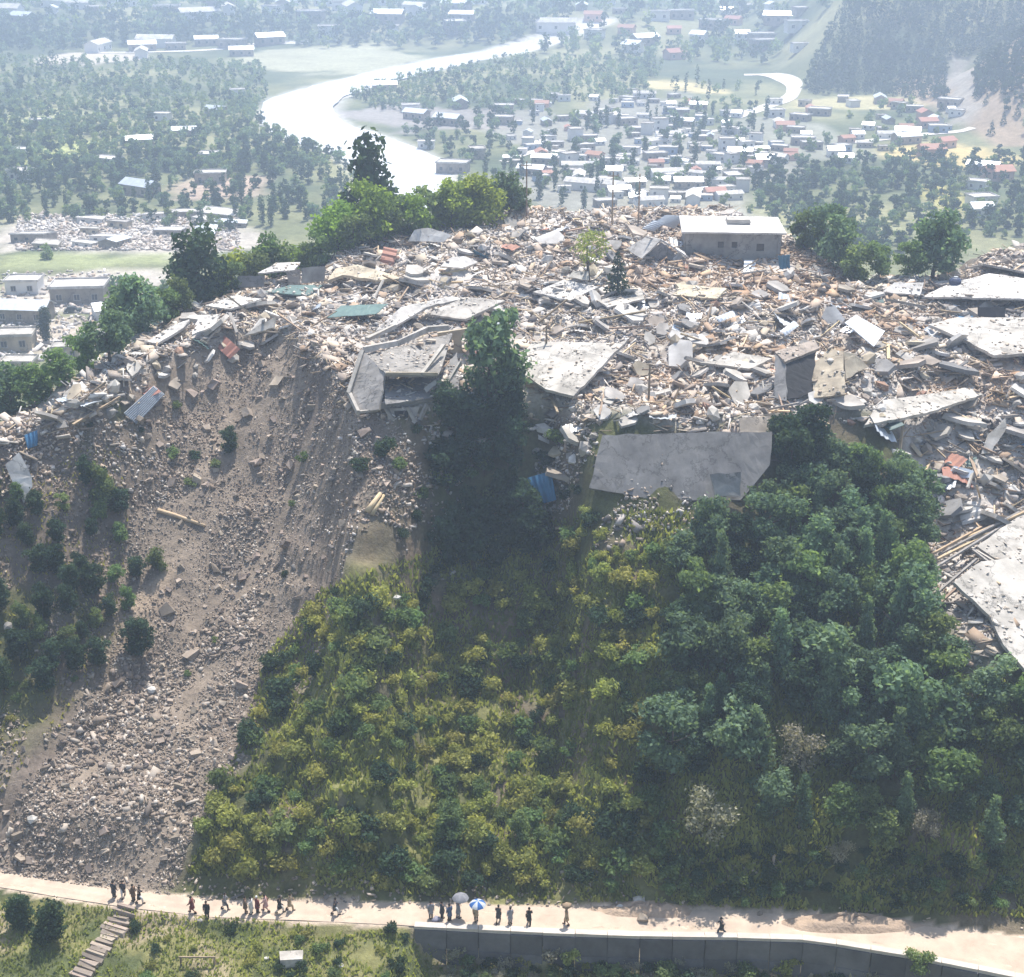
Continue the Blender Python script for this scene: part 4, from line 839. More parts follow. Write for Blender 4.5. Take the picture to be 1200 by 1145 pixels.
# broken house at the scarp edge
def broken_house():
    c = Vector(hit(470, 480)); o = tag(empty('collapsed_house', c), 'broken concrete house with sagging roof hanging over the scarp edge', 'house')
    slab('roof_slab', [(428,412,3.0),(465,404,3.4),(500,396,3.6),(530,390,3.8),(514,438,3.0),(452,437,2.6)], 0.3, 'concrete', parent=o, seed=11, bend=-0.35)
    slab('folded_roof_slab', [(426,412,2.9),(452,437,2.5),(444,480,0.8),(420,482,0.6),(410,464,0.9)], 0.3, 'concrete', parent=o, seed=17, bend=0.15)
    slab('lower_floor', [(450,444,1.0),(512,443,1.2),(536,412,1.6),(538,462,1.3),(452,474,0.7)], 0.25, 'concrete_dark', parent=o, seed=12)  # floor coloured darker for the shade under the roof slab
    def par(x0, y0, z0, x1, y1, z1, wd=0.35, hd=0.55, m='pale', n='parapet'): return bar(n, hit(x0, y0, z0), hit(x1, y1, z1), wd, hd, m, o, 0.08)
    par(425,411,3.3,409,462,1.4); par(409,462,1.4,420,484,0.8); par(426,410,3.4,465,402,3.8); par(465,402,3.8,500,386,4.0); par(500,386,4.0,526,383,4.0); par(420,483,.9,443,480,1.0,.3,.3)
    par(430,398,2.4,462,382,2.6,0.6,0.4); par(452,437,2.9,513,438,3.3,.3,.3,'cream'); par(494,440,2.4,520,405,3.4,.35,.35,'pale','roof_beam'); par(516,462,1.8,539,425,2.8,.3,.3,'pale','roof_beam'); par(440,476,1.4,538,466,1.8,.45,.6,'concrete','front_beam')
    slab('loose_panel', [(500,432,1.6),(512,415,2.2),(514,425,2.2),(505,435,1.6)], 0.12, 'roofwhite', parent=o, seed=13); slab('loose_panel', [(497,455,1.4),(510,445,1.8),(513,450,1.8),(500,460,1.4)], 0.12, 'roofwhite', parent=o, seed=14)
    for i, (x0, y0, x1, y1) in enumerate([(452,478,461,492),(478,477,487,495),(500,474,492,492),(530,470,526,488)]): bar('pillar', hit(x0, y0, 1.0), hit(x1, y1, 0.1), .35, .35, 'concrete', o)
    slab('front_wall', [(456,478,1.0),(492,476,1.0),(488,488,0.3),(456,488,0.3)], 0.2, 'concrete', parent=o, seed=15); slab('window', [(462,482,.75),(479,481,.75),(478,489,.3),(463,489,.3)], 0.1, 'dark', parent=o, seed=16, jit=0.01)
    # side wall with two window holes, still upright
    b = Vector(hit(538, 418)); side = MB()
    for x0, x1, z0, z1 in ((-2.2,-1.3,0,3.4),(-.5,.4,0,3.4),(1.2,2.0,0,3.4),(-1.3,-.5,0,1.2),(-1.3,-.5,2.3,3.4),(.4,1.2,0,1.2),(.4,1.2,2.3,3.4)): side.box(((x0+x1)/2, 0, (z0+z1)/2), (x1-x0, .28, z1-z0))
    s = link('side_wall', side.mesh('side_wall', M['cream']), o, b - c + Vector((0, .6, -.3)), (R(6), R(-5), R(12)))
broken_house()
SL('pointed_concrete_slab', [(600,428,1.4),(625,400,1.8),(725,402,3.2),(735,398,3.4),(672,464,2.0),(640,456,1.2)], 0.35, 'pale', 'large pale pointed roof slab tilted in the rubble right of the tall dark tree', rebar=4, seed=21)
SL('leaning_concrete_slab', [(706,510,2.6),(800,507,2.8),(905,506,2.6),(902,545,1.5),(868,586,0.8),(778,587,0.7),(690,572,0.7)], 0.3, 'concrete_dark', 'large smooth dark grey slab leaning on the slope edge above the wood', rebar=3, seed=22, step=1.2)
SL('concrete_slab', [(832,556,2.2),(868,553,2.2),(868,582,1.0),(838,580,1.0)], 0.25, 'concrete', 'small grey slab at the right foot of the large leaning slab', seed=23)
SL('round_concrete_slab', [(868,490,1.2),(905,488,1.4),(912,512,1.0),(888,522,0.8),(866,512,0.8)], 0.3, 'beige', 'rounded brown slab above the right end of the leaning slab', seed=24)
o = tag(empty('split_slab', hit(980, 440)), 'cream roof slab split into two leaves below the bluish metal sheet', 'slab')
slab('slab_leaf', [(950,432,1.4),(972,407,3.0),(988,412,3.0),(990,462,1.2),(954,466,0.9)], 0.25, 'cream', parent=o, seed=25); slab('slab_leaf', [(988,412,2.9),(1002,415,2.6),(1018,430,1.6),(991,444,1.4)], 0.25, 'cream', parent=o, seed=26)
SL('metal_roof_panel', [(990,378,1.8),(1003,369,2.3),(1037,388,2.2),(1024,406,1.4)], 0.1, 'tin', 'bluish white metal roof panel tilted above the split cream slab', 'roof panel', seed=27, jit=0.03)
SL('long_concrete_slab', [(1013,498,2.4),(1030,470,0.8),(1105,459,0.9),(1140,453,1.2),(1152,462,2.0),(1085,484,2.3)], 0.35, 'pale', 'long pale slab sloping up to the right over dark rubble', rebar=4, seed=28)
o = SL('wide_roof_slab', [(1088,380,0.8),(1120,372,1.6),(1210,372,2.0),(1260,380,2.0),(1250,412,1.4),(1165,416,0.9),(1130,398,1.6)], 0.35, 'pale', 'wide pale roof slab by the dark panel at the right edge', rebar=2, seed=29)
SL('dark_panel', [(1146,360,1.8),(1178,360,1.8),(1178,374,0.9),(1146,374,0.9)], 0.15, 'dark', 'dark hatched panel standing above the wide pale slab', 'panel', seed=30, jit=.03)
# roofs at the right back
o = tag(empty('collapsed_roof', hit(1160, 345)), 'broad whitish collapsed roof at the right back of the hilltop', 'roof')
slab('roof_sheet', [(1080,348,0.5),(1112,334,1.2),(1160,322,1.8),(1210,330,2.2),(1250,340,2.0),(1250,352,1.0),(1170,352,0.8)], 0.25, 'roofwhite', parent=o, seed=31, bend=0.3)
slab('roof_sheet', [(1117,308,0.8),(1150,300,1.6),(1205,308,1.8),(1250,330,1.6),(1200,328,1.0),(1150,318,1.0)], 0.25, 'pale', parent=o, seed=32)
slab('gable_wall', [(1125,350,0.2),(1135,342,1.2),(1146,350,0.2)], 0.2, 'concrete_dark', parent=o, seed=33)
SL('roof_slab', [(1034,342,0.6),(1048,331,1.3),(1083,331,1.4),(1078,346,0.7)], 0.25, 'roofwhite', 'small white roof slab left of the broad whitish collapsed roof', 'roof slab', seed=34)
SL('roof_slab', [(516,312,0.9),(528,302,1.6),(545,300,1.6),(560,307,1.4),(543,314,0.9)], 0.25, 'roofwhite', 'bright white roof slab with dark underside near the hilltop tree row', 'roof slab', seed=35)
SL('roof_slab', [(440,388,0.6),(470,362,1.4),(530,348,1.8),(545,350,1.6),(500,362,1.4),(465,382,0.9)], 0.3, 'roofwhite', 'long curved white slab above the broken house', 'roof slab', seed=36, bend=.25)
SL('roof_slab', [(498,368,1.2),(545,348,2.0),(592,352,1.6),(545,374,1.0)], 0.3, 'pale', 'pale slab pitched right of the long curved white slab', 'roof slab', seed=37)
SL('roof_slab', [(625,342,0.9),(660,328,1.4),(702,336,1.2),(668,352,0.8)], 0.25, 'roofwhite', 'white flat slab under the thin yellow tree', 'roof slab', seed=38)
SL('roof_slab', [(700,352,0.9),(752,340,1.2),(755,350,1.0),(712,360,0.8)], 0.22, 'pale', 'pale slab under the small conical tree', 'roof slab', seed=39)
SL('roof_slab', [(665,325,1.0),(672,318,1.4),(690,318,1.4),(690,328,1.0)], 0.2, 'pale', 'pale slab behind the trunk of the thin yellow tree', 'roof slab', seed=40)
SL('roof_slab', [(788,345,1.0),(800,333,1.4),(852,338,1.3),(840,350,0.9)], 0.22, 'cream', 'cream slab in front of the flat roofed building', 'roof slab', seed=41)
SL('roof_slab', [(820,425,0.9),(860,412,1.4),(905,420,1.3),(878,432,0.8)], 0.25, 'pale', 'pale narrow slab left of the dark open box ruin', 'roof slab', seed=42)
o = tag(empty('box_ruin', hit(915, 470)), 'open box shaped ruin with brown slab roof and dark inside', 'building')
slab('roof_slab', [(908,412,2.8),(955,398,3.2),(960,408,3.0),(920,424,2.6)], 0.3, 'beige', parent=o, seed=43); slab('wall', [(908,415,2.6),(921,425,2.5),(921,470,0.6),(908,466,0.6)], 0.25, 'concrete_dark', parent=o, seed=44); slab('back_wall', [(921,424,2.3),(957,408,2.8),(952,462,0.6),(921,468,0.5)], 0.2, 'dark', parent=o, seed=45)  # back wall coloured near black for the shade inside
# left ridge remains
o = tag(empty('ruined_house', hit(350, 345)), 'ruined house with grey wall and pale roof on the left ridge', 'house')
slab('wall', [(353,314,2.6),(381,312,2.6),(380,330,0.9),(353,332,0.9)], 0.25, 'concrete', parent=o, seed=51); slab('wall', [(335,318,2.0),(352,314,2.4),(352,333,0.7),(338,335,0.6)], 0.25, 'beige', parent=o, seed=52); slab('roof_sheet', [(302,320,1.6),(325,308,2.4),(352,307,2.6),(345,316,2.2)], 0.2, 'roofwhite', parent=o, seed=53); slab('room_shade_sheet', [(310,342,0.5),(340,334,1.1),(378,334,1.2),(362,346,0.4)], 0.2, 'tin_green', parent=o, seed=54)  # last piece is a dark green sheet standing in for the room's shade
SL('hut_wall', [(278,324,1.8),(309,323,1.8),(308,336,0.5),(279,337,0.5)], 0.25, 'concrete_dark', 'dark grey hut wall at the left end of the ridge ruins', 'wall', seed=55)
SL('arched_slab', [(384,330,0.8),(394,316,1.8),(420,312,2.0),(440,318,1.6),(470,326,1.2),(440,330,1.0),(402,324,1.4)], 0.4, 'cream', 'arched cream slab with a dark hollow on the left ridge', seed=56, bend=0.3)
SL('roof_slab', [(285,394,0.6),(305,380,1.3),(322,372,1.6),(320,384,1.2)], 0.3, 'pale', 'curved pale slab on the rim above the scar', 'roof slab', seed=57)
SL('roof_slab', [(172,400,0.6),(205,380,1.3),(222,374,1.5),(215,384,1.2),(185,402,0.6)], 0.3, 'roofwhite', 'white slab strip sloping along the left ridge', 'roof slab', seed=58)
SL('roof_slab', [(225,392,0.8),(232,372,1.6),(258,368,1.6),(252,382,1.2)], 0.25, 'roofwhite', 'white slab right of the slab strip on the left ridge', 'roof slab', seed=59)
SL('roof_slab', [(240,358,.8),(275,346,1.4),(306,350,1.2),(270,362,.7)], 0.25, 'roofwhite', 'bright white slab beside the big dark flank tree', 'roof slab', seed=60)
SL('metal_sheet', [(383,372,0.6),(400,358,1.6),(455,356,1.8),(440,368,0.9)], 0.08, 'tin_green', 'crumpled dark green metal sheets above the scar rim', 'metal sheet', seed=61)
SL('roof_slab', [(60,484,.4),(80,470,1.0),(100,472,1.0),(72,482,.5)], 0.25, 'pale', 'pale slab at the far left end of the rubble', 'roof slab', seed=62)
# right-hand terrace
SL('white_roof_slab', [(1118,682,2.0),(1150,658,2.0),(1200,650,2.0),(1300,645,2.0),(1300,830,3.4),(1235,805,3.4),(1203,787,3.4),(1176,755,3.0),(1160,722,2.6)], 0.35, 'pale', 'huge white roof slab jutting in at the right edge above the wood', rebar=3, seed=71, step=1.0)
SL('roof_slab', [(1145,640,1.6),(1200,600,2.2),(1260,590,2.2),(1260,640,1.8),(1185,665,1.4)], 0.3, 'pale', 'pale broken slab behind the huge white roof slab', 'roof slab', seed=72)
o = tag(empty('fallen_roof_frame', hit(1130, 660)), 'fallen roof frame of long pale beams left of the huge white slab', 'roof frame')
for i, (x0, y0, x1, y1, m) in enumerate([(1082,655,1150,618,'timber_pale'),(1085,662,1165,622,'timber_pale'),(1092,668,1182,612,'concrete'),(1100,650,1195,600,'concrete'),(1135,640,1188,672,'pale'),(1078,712,1145,655,'concrete'),(1085,722,1150,662,'timber'),(1128,632,1205,598,'timber_pale'),(1150,670,1172,685,'timber'),(1140,645,1160,660,'concrete')]):
    bar('beam', hit(x0, y0, 0.8 + 0.1 * i), hit(x1, y1, 1.4 + 0.1 * i), .22, .22, m, o)
SL('upright_slab', [(1150,532,.6),(1158,510,1.8),(1178,490,2.2),(1180,500,2.0),(1162,530,.8)], 0.25, 'pale', 'narrow pale slab tipped on edge near the right picture edge', seed=73)
SL('roof_slab', [(1110,556,.5),(1118,546,.9),(1142,552,.9),(1138,560,.5)], 0.2, 'tin', 'pale bluish sheet low in the rubble at right', 'sheet', seed=74)
# coloured oddments
def corrugated(name, pts, mat, label, cat='metal sheet', ribs=9):
    P = [Vector(hit(x, y, dz)) for x, y, dz in pts]; c = sum(P, Vector()) / 4; n = (P[1] - P[0]).cross(P[3] - P[0]).normalized(); n = n if n.z > 0 else -n; V = []; F = []; m = ribs * 6
    for lay in (0, 1):
        for i in range(m + 1):
            for j in range(5):
                u = i / m; v = j / 4; q = P[0].lerp(P[1], u).lerp(P[3].lerp(P[2], u), v) - c + n * (0.09 * math.sin(u * ribs * 6.283) + 0.12 * math.sin(v * 3.1) - 0.03 * lay); V.append(q)
    k = (m + 1) * 5
    for lay in (0, 1):
        for i in range(m):
            for j in range(4): a = lay * k + i * 5 + j; F.append((a, a + 5, a + 6, a + 1) if lay == 0 else (a + 1, a + 6, a + 5, a))
    for i in range(m): F += [(i*5, k+i*5, k+i*5+5, i*5+5), (i*5+4, i*5+9, k+i*5+9, k+i*5+4)]
    for j in range(4): F += [(j, j+1, k+j+1, k+j), (m*5+j, k+m*5+j, k+m*5+j+1, m*5+j+1)]
    return tag(link(name, mesh(name, V, F, M[mat]), None, c), label, cat)
corrugated('corrugated_sheet', [(145,484,.9),(160,497,.5),(193,462,1.4),(180,452,1.8)], 'tin', 'white ribbed metal sheet lying at the left rim of the scar')
corrugated('corrugated_sheet', [(618,560,2.6),(646,552,2.6),(652,586,1.2),(630,592,1.2)], 'tin_blue', 'bright blue sheet standing left of the leaning grey slab', 'sheet', 4)
corrugated('corrugated_sheet', [(28,510,1.2),(44,504,1.4),(44,522,.6),(32,526,.6)], 'tin_blue', 'small blue panel at the left rubble edge', 'sheet', 3)
corrugated('corrugated_sheet', [(912,300,2.2),(926,298,2.2),(926,314,.3),(914,316,.3)], 'tin_blue', 'blue cloth like panel hanging right of the flat roofed building', 'panel', 3)
corrugated('corrugated_sheet', [(765,262,1.2),(780,252,2.4),(802,254,2.4),(790,268,1.0)], 'tin', 'crumpled bluish white tin roof at the back of the hilltop', 'tin roof', 8)
corrugated('corrugated_sheet', [(752,268,.8),(766,258,1.6),(778,262,1.6),(766,272,.6)], 'tin', 'second crumpled tin sheet touching the bluish tin roof', 'tin roof', 6)
corrugated('corrugated_sheet', [(838,372,1.0),(858,364,1.4),(862,370,1.2),(842,378,.8)], 'tin', 'small pale tin sheet in the brown rubble', 'metal sheet', 5)
corrugated('corrugated_sheet', [(914,388,1.0),(930,376,1.6),(936,382,1.4),(920,394,.8)], 'tin', 'pale bluish tin sheet left of the tilted metal roof panel', 'metal sheet', 5)
o = SL('torn_tarpaulin', [(6,545,1.2),(22,530,2.0),(32,548,1.6),(38,570,1.0),(28,590,.5),(18,570,.7)], 0.06, 'roofwhite', 'torn whitish sheet hanging on the slope at the left edge', 'tarpaulin', seed=81, jit=.2)
SL('white_tarpaulin', [(478,283,.6),(486,270,1.6),(502,268,1.8),(530,276,1.2),(520,284,.6)], 0.1, 'roofwhite', 'white tarpaulin heap under the hilltop tree row', 'tarpaulin', seed=82, bend=.3)
# log on the slide, timbers
def log(px0, py0, px1, py1, r, label, mat='timber_pale', name='log'):
    a = Vector(hit(px0, py0, r)); b = Vector(hit(px1, py1, r)); c = (a + b) / 2; mb = MB(); mb.tube([a - c, (a - c) * .3 + Vector((.05, 0, .06)), b - c], [r * 1.2, r, r * .7], 8); return tag(link(name, mb.mesh(name, M[mat], True), None, c), label, 'log')
log(185, 598, 240, 616, .22, 'long pale log lying across the landslide'); log(430, 600, 446, 578, .28, 'short pale log at the right edge of the landslide'); log(436, 603, 450, 580, .2, 'second pale log beside the short one at the right landslide edge'); log(860, 515, 885, 480, .14, 'thin pale pole leaning over the leaning slab'); log(800, 525, 822, 492, .12, 'thin pole propped on the top edge of the leaning slab')
# water tank
b = hit(1118, 342); mb = MB(); o = tag(empty('water_tank', b), 'dark blue water tank beside the white roofs at right', 'water tank')
M['tank'] = pmat('dark_blue_tank', (0.05,0.07,0.14), (0.04,0.05,0.09), 1, 0.5, 0.1); mb.tube([(0,0,.2),(0,0,1.5),(0,0,1.75),(0,0,1.85)], [.75,.75,.5,.25], 14); mb.build('tank', M['tank'], o); mb = MB(); mb.box((0,0,.05), (1.8,1.8,.3)); mb.build('base', M['concrete'], o); mb = MB(); mb.tube([(0,0,1.84),(0,0,1.95)], .28, 10); mb.build('lid', M['tin'], o)
# poles
def pole(px, py, h, label):
    b = hit(px, py); o = tag(empty('utility_pole', b), label, 'utility pole'); mb = MB(); mb.tube([(0,0,-.5),(0,0,h)], [.14,.09], 7); mb.build('post', M['timber'], o); mb = MB(); mb.box((0,0,h-.6), (1.6,.1,.12)); ca = mb.build('cross_arm', M['timber'], o)
    for x in (-.7, 0, .7): mb = MB(); mb.tube([(x,0,h-.54),(x,0,h-.3)], .05, 6); mb.build('insulator', M['pale'], ca)
pole(717, 268, 8.0, 'dark utility pole at the back edge of the hilltop'); pole(617, 255, 8.0, 'utility pole right of the hilltop tree row'); pole(748, 262, 7.0, 'utility pole right of the dark one at the hilltop back edge'); pole(640, 425, 4.2, 'short dark post standing behind the pointed slab'); pole(760, 470, 4.0, 'thin post in the rubble right of the pointed slab')

# ------------------------------------------------------------------ rubble: the largest pieces singly
LM = [(860,290,'near the flat roofed building'), (770,295,'near the collapsed gable roof'), (470,440,'around the broken house'), (670,430,'around the pointed slab'), (800,480,'above the leaning slab'), (980,430,'around the split cream slab'), (1015,385,'near the bluish roof panel'), (1080,475,'around the long pale slab'), (1160,395,'around the wide roof slab'), (1150,330,'near the white roofs right'), (690,320,'around the thin yellow tree'), (600,300,'right of the hilltop trees'), (430,320,'around the arched cream slab'), (340,330,'around the ridge house'), (220,385,'on the left ridge'), (110,460,'at the left rubble end'), (350,385,'above the scar rim'), (560,340,'behind the tall dark tree'), (900,360,'in the brown middle rubble'), (1120,540,'on the right rubble slope'), (1160,610,'behind the huge white slab'), (1110,740,'left of the huge white slab'), (640,500,'below the pointed slab'), (830,390,'left of the box ruin'), (730,375,'in front of the conical tree')]
def where(P):
    px, py = topix(P); return min(LM, key=lambda l: (l[0] - px) ** 2 + ((l[1] - py) * 1.4) ** 2)[2]
PLAT = [(20,500),(60,470),(150,430),(215,370),(300,322),(380,312),(480,290),(600,262),(700,255),(800,255),(920,300),(1000,335),(1060,335),(1110,315),(1200,300),(1290,310),(1290,700),(1200,640),(1130,660),(1090,590),(1030,505),(930,500),(870,530),(700,505),(690,580),(640,560),(600,500),(540,480),(430,400),(330,400),(240,440),(150,485),(60,505)]
def shard(seed, L, W, T, nsides=6):
    rg = random.Random(seed); n = rg.randint(5, 7); a0 = rg.random() * 6.28; mb = MB(); ring = []
    for k in range(n): a = a0 + 6.283 * k / n + rg.uniform(-.3, .3); r = rg.uniform(.7, 1.05); ring.append((L * r * math.cos(a), W * r * math.sin(a)))
    mb.loft([[(x * 1.0, y * 1.0, -T / 2) for x, y in ring], [(x * .97 + rg.uniform(-.03, .03), y * .97, T / 2 + rg.uniform(-.02, .02)) for x, y in ring]]); return mb
def chunk(seed, r):
    rg = random.Random(seed); bm = bmesh.new(); bmesh.ops.create_icosphere(bm, subdivisions=1, radius=r)
    for v in bm.verts: v.co *= rg.uniform(.65, 1.15)
    for v in bm.verts: v.co.z *= .75
    V = [v.co.copy() for v in bm.verts]; bm.verts.index_update(); F = [tuple(q.index for q in f.verts) for f in bm.faces]; bm.free(); mb = MB(); mb.add(V, F); return mb
SHARDS = [(shard(i, 1.0, .75, .2).mesh('slab_fragment', M[m]), d) for i, (m, d) in enumerate([('pale','pale'),('concrete','grey'),('roofwhite','white'),('beige','brownish'),('cream','cream'),('pale','pale'),('concrete','grey'),('roofwhite','white'),('beige','brownish'),('concrete_dark','dark grey'),('pale','pale'),('roofwhite','white')])]
CHUNKS = [(chunk(i, .55).mesh('masonry_block', M[m]), d) for i, (m, d) in enumerate([('pale','pale'),('concrete','grey'),('beige','brownish'),('roofwhite','white'),('brick','reddish'),('cream','cream'),('pale','pale')])]
def angular(i):
    st_ = random.getstate(); random.seed(900 + i); mb = MB(); mb.box((0, 0, 0), (.95, .72, .55), jit=.16); random.setstate(st_); return mb
STONES = [(angular(i).mesh('boulder', M['stone']), 'grey brown') for i in range(7)]
def beam_mesh(L, wd, m, i): mb = MB(); mb.box((0, 0, 0), (L, wd, wd * .8), jit=wd * .18); return mb.mesh('timber', M[m])
BEAMS = [(beam_mesh(L, wd, m, i), d) for i, (L, wd, m, d) in enumerate([(3.2,.16,'timber','brown'),(4.2,.18,'timber','brown'),(2.4,.2,'timber_pale','pale'),(3.5,.14,'timber_pale','pale'),(3.0,.22,'concrete','concrete grey'),(4.5,.14,'timber','brown'),(2.6,.16,'pale','whitish')])]
def sheet_mesh(m, i):
    V = []; F = []; rg = random.Random(i + 77); b1 = rg.uniform(-.3, .3); b2 = rg.uniform(-.25, .25)
    for lay in (0, 1):
        for a in range(13):
            for b in range(4): V.append((a / 12 * 2.2 - 1.1, b / 3 * 1.3 - .65, .05 * math.sin(a * 2.1) + b1 * (a / 12 - .5) ** 2 * 4 + b2 * (b / 3) ** 2 - .025 * lay))
    for lay in (0, 1):
        for a in range(12):
            for b in range(3): q = lay * 52 + a * 4 + b; F.append((q, q + 4, q + 5, q + 1) if lay == 0 else (q + 1, q + 5, q + 4, q))
    return mesh('tin_sheet', V, F, M[m])
SHEETS = [(sheet_mesh(m, i), d) for i, (m, d) in enumerate([('tin','bluish white'),('tin','bluish white'),('roofwhite','white'),('tin_green','dark green'),('tin_blue','blue'),('rust_roof','rusty')])]
KEEP = [[(680,498),(915,498),(912,560),(880,592),(680,590)], [(596,425),(625,392),(745,392),(690,475),(630,470)], [(402,400),(440,378),(545,378),(545,500),(402,495)], [(945,400),(1025,400),(1025,470),(945,470)], [(1010,450),(1155,448),(1155,470),(1010,500)], [(800,250),(920,255),(915,315),(800,315)], [(1110,650),(1290,640),(1290,840),(1160,760)]]
def litter(poly, n, mind, bank, name, what, cat, group, sc, tilt, sink, weights=None):
    for p in scatter(poly, n, mind, holes=KEEP if sink > .22 else ()):
        me, d = random.choices(bank, weights)[0]; s = random.uniform(*sc) if random.random() < .8 else sc[1] * 1.25
        o = link(name, me, None, (p[0], p[1], p[2] + sink * s), (random.gauss(0, tilt), random.gauss(0, tilt), random.uniform(0, 6.28)), (s * random.uniform(.8, 1.2), s * random.uniform(.8, 1.2), s))
        tag(o, f'{d} {what} {where(p)}', cat, f'{d} {cat}s {where(p)}')
litter(PLAT, 300, .9, SHARDS, 'slab_fragment', 'broken slab fragment lying', 'slab fragment', 'x', (.7, 1.75), .33, .3)
litter(PLAT, 300, .5, CHUNKS, 'masonry_block', 'masonry block lying', 'masonry block', 'x', (.7, 1.4), .5, .2)
litter(PLAT, 290, .5, BEAMS, 'timber', 'beam sticking from rubble', 'beam', 'x', (.7, 1.2), .28, .45)
litter(PLAT, 110, 1.4, SHEETS, 'tin_sheet', 'sheet of tin lying', 'tin sheet', 'x', (.7, 1.2), .3, .35, [4, 4, 3, 1, .5, 1.5])
SLIDE = [(160,480),(300,420),(420,470),(480,560),(430,620),(370,680),(310,770),(290,850),(250,960),(170,1025),(-50,1010),(-50,900),(60,850),(130,770),(230,640),(170,560)]
def slide_where(P):
    px, py = topix(P); r = int(np.clip((py - 430) / 100, 0, 5)); lo, hi = np.interp(py, [480, 640, 800, 1000], [150, 140, 60, -40]), np.interp(py, [480, 640, 800, 1000], [480, 440, 300, 190]); k = int(np.clip((px - lo) / (hi - lo) * 3, 0, 2))
    return ('left side', 'middle', 'right side')[k] + ' of the slide, ' + ('just under the scar rim', 'below the scar rim', 'level with the pale log', 'halfway down', 'two thirds down', 'at its foot')[r]
for p in scatter(SLIDE, 300, .7):
    me, d = random.choice(STONES); s = random.uniform(.35, .8) if random.random() < .9 else random.uniform(.9, 1.4)
    o = link('boulder', me, None, (p[0], p[1], p[2] + .1 * s), (random.uniform(-1, 1), random.uniform(-1, 1), random.uniform(0, 6.28)), s)
    z = ('large ' if s > 1.1 else 'small ' if s < .7 else '') + d; tag(o, f'{z} boulder, {slide_where(p)}', 'boulder', f'{z} boulders, {slide_where(p)}')

# ------------------------------------------------------------------ the fine rubble, too small to pick apart
BOXV = np.array([(a, b, c) for a in (-1, 1) for b in (-1, 1) for c in (-1, 1)], float) / 2
BOXF = np.array([(0,1,3,2),(4,6,7,5),(0,4,5,1),(2,3,7,6),(0,2,6,4),(1,5,7,3)])
def rubble(name, P, dims, pal, label, tilt=.6):
    n = len(P); V = np.repeat(BOXV[None], n, 0) * dims[:, None, :]; V += RNG.normal(0, .1, V.shape) * dims.min(1)[:, None, None] * 1.3
    rx_, ry_, rz_ = RNG.normal(0, tilt, n), RNG.normal(0, tilt, n), RNG.uniform(0, 6.28, n)
    def rot(V, a, i, j): c, s = np.cos(a)[:, None], np.sin(a)[:, None]; q = V.copy(); q[..., i] = V[..., i] * c - V[..., j] * s; q[..., j] = V[..., i] * s + V[..., j] * c; return q
    V = rot(rot(rot(V, rx_, 1, 2), ry_, 0, 2), rz_, 0, 1) + P[:, None, :]
    F = (BOXF[None] + (np.arange(n) * 8)[:, None, None]).reshape(-1, 4); pal = np.array(pal); col = pal[RNG.integers(0, len(pal), n)] * RNG.uniform(.75, 1.15, (n, 1)); br = np.clip(sm(-.12, .2, fbm(P[:, 0] / 12, P[:, 1] / 8, 3, 83)) * (sm(6, 18, P[:, 0]) * (1 - sm(52, 60, P[:, 0])) * sm(138, 148, P[:, 1]) * (1 - sm(188, 200, P[:, 1])) + .35), 0, 1)[:, None] * (P[:, 1:2] > 125); col = col * (1 - br * np.array((.14, .27, .38)))
    return tag(link(name, mesh(name, V.reshape(-1, 3), F, M['rubble'], col=np.repeat(col, 8, 0))), label, 'rubble', kind='stuff')
def sample(n, inside, x0, x1, y0, y1):
    X = RNG.uniform(x0, x1, n); Y = RNG.uniform(y0, y1, n); k = inside(X, Y); X, Y = X[k], Y[k]; return np.column_stack([X, Y, H(X, Y)])
def on_top(X, Y):
    a = (Y > crest(X) - 2 - 3.5 * np.clip(fbm(X / 4, Y / 4, 2, 301), -.5, 1)) & (X > flankX(Y) - 3) & (Y < backY(X) + 2); b = ((X > 40.5) & (Y > 109.5) & (Y < 150)); return (a & (X < 46)) | b | (a & (Y > 140))
CR = [(.72,.69,.66),(.64,.60,.57),(.58,.53,.49),(.48,.44,.41),(.40,.36,.33),(.68,.64,.60),(.48,.39,.31),(.34,.27,.21),(.27,.25,.24),(.58,.52,.45),(.17,.16,.155),(.42,.33,.26)]
def dims(n, s): return np.stack([RNG.lognormal(-.9, .5, n), RNG.lognormal(-1.2, .45, n), RNG.lognormal(-1.6, .45, n)], 1) * s
P = sample(96000, on_top, -60, 80, 110, 216); P = P[fbm(P[:, 0] / 5, P[:, 1] / 4, 3, 311) > -.12 - .25 * RNG.random(len(P))]; P[:, 2] += .06
D = np.array(DEB); rubble('slab_debris', D, dims(len(D), .42) * np.array((1.2, 1.2, .7)) * RNG.lognormal(0, .4, (len(D), 1)), [(.62,.57,.5),(.54,.48,.41),(.46,.39,.32),(.68,.63,.57)], 'dust and small broken pieces lying on the fallen slabs', .25)
sz = dims(len(P), .58) * RNG.lognormal(0, .35, (len(P), 1))
rubble('rubble', P, sz, CR, 'pale broken masonry rubble spread over the whole hilltop')
P = sample(13000, on_top, -60, 80, 110, 216); P[:, 2] += .22; n = len(P); L_ = np.stack([RNG.uniform(.9, 2.6, n), RNG.uniform(.07, .16, n), RNG.uniform(.05, .1, n)], 1)
rubble('splintered_timber', P, L_, [(.42,.33,.24),(.28,.22,.17),(.62,.52,.38),(.6,.58,.55),(.16,.14,.13)], 'splintered boards and sticks mixed through the hilltop rubble', .35)
P = sample(6000, on_top, -60, 80, 110, 216); P = P[fbm(P[:, 0] / 5, P[:, 1] / 5, 3, 315) > -.1]; P[:, 2] += .2; n = len(P); L_ = np.stack([RNG.uniform(.7, 2.3, n), RNG.uniform(.5, 1.5, n), RNG.uniform(.08, .2, n)], 1)
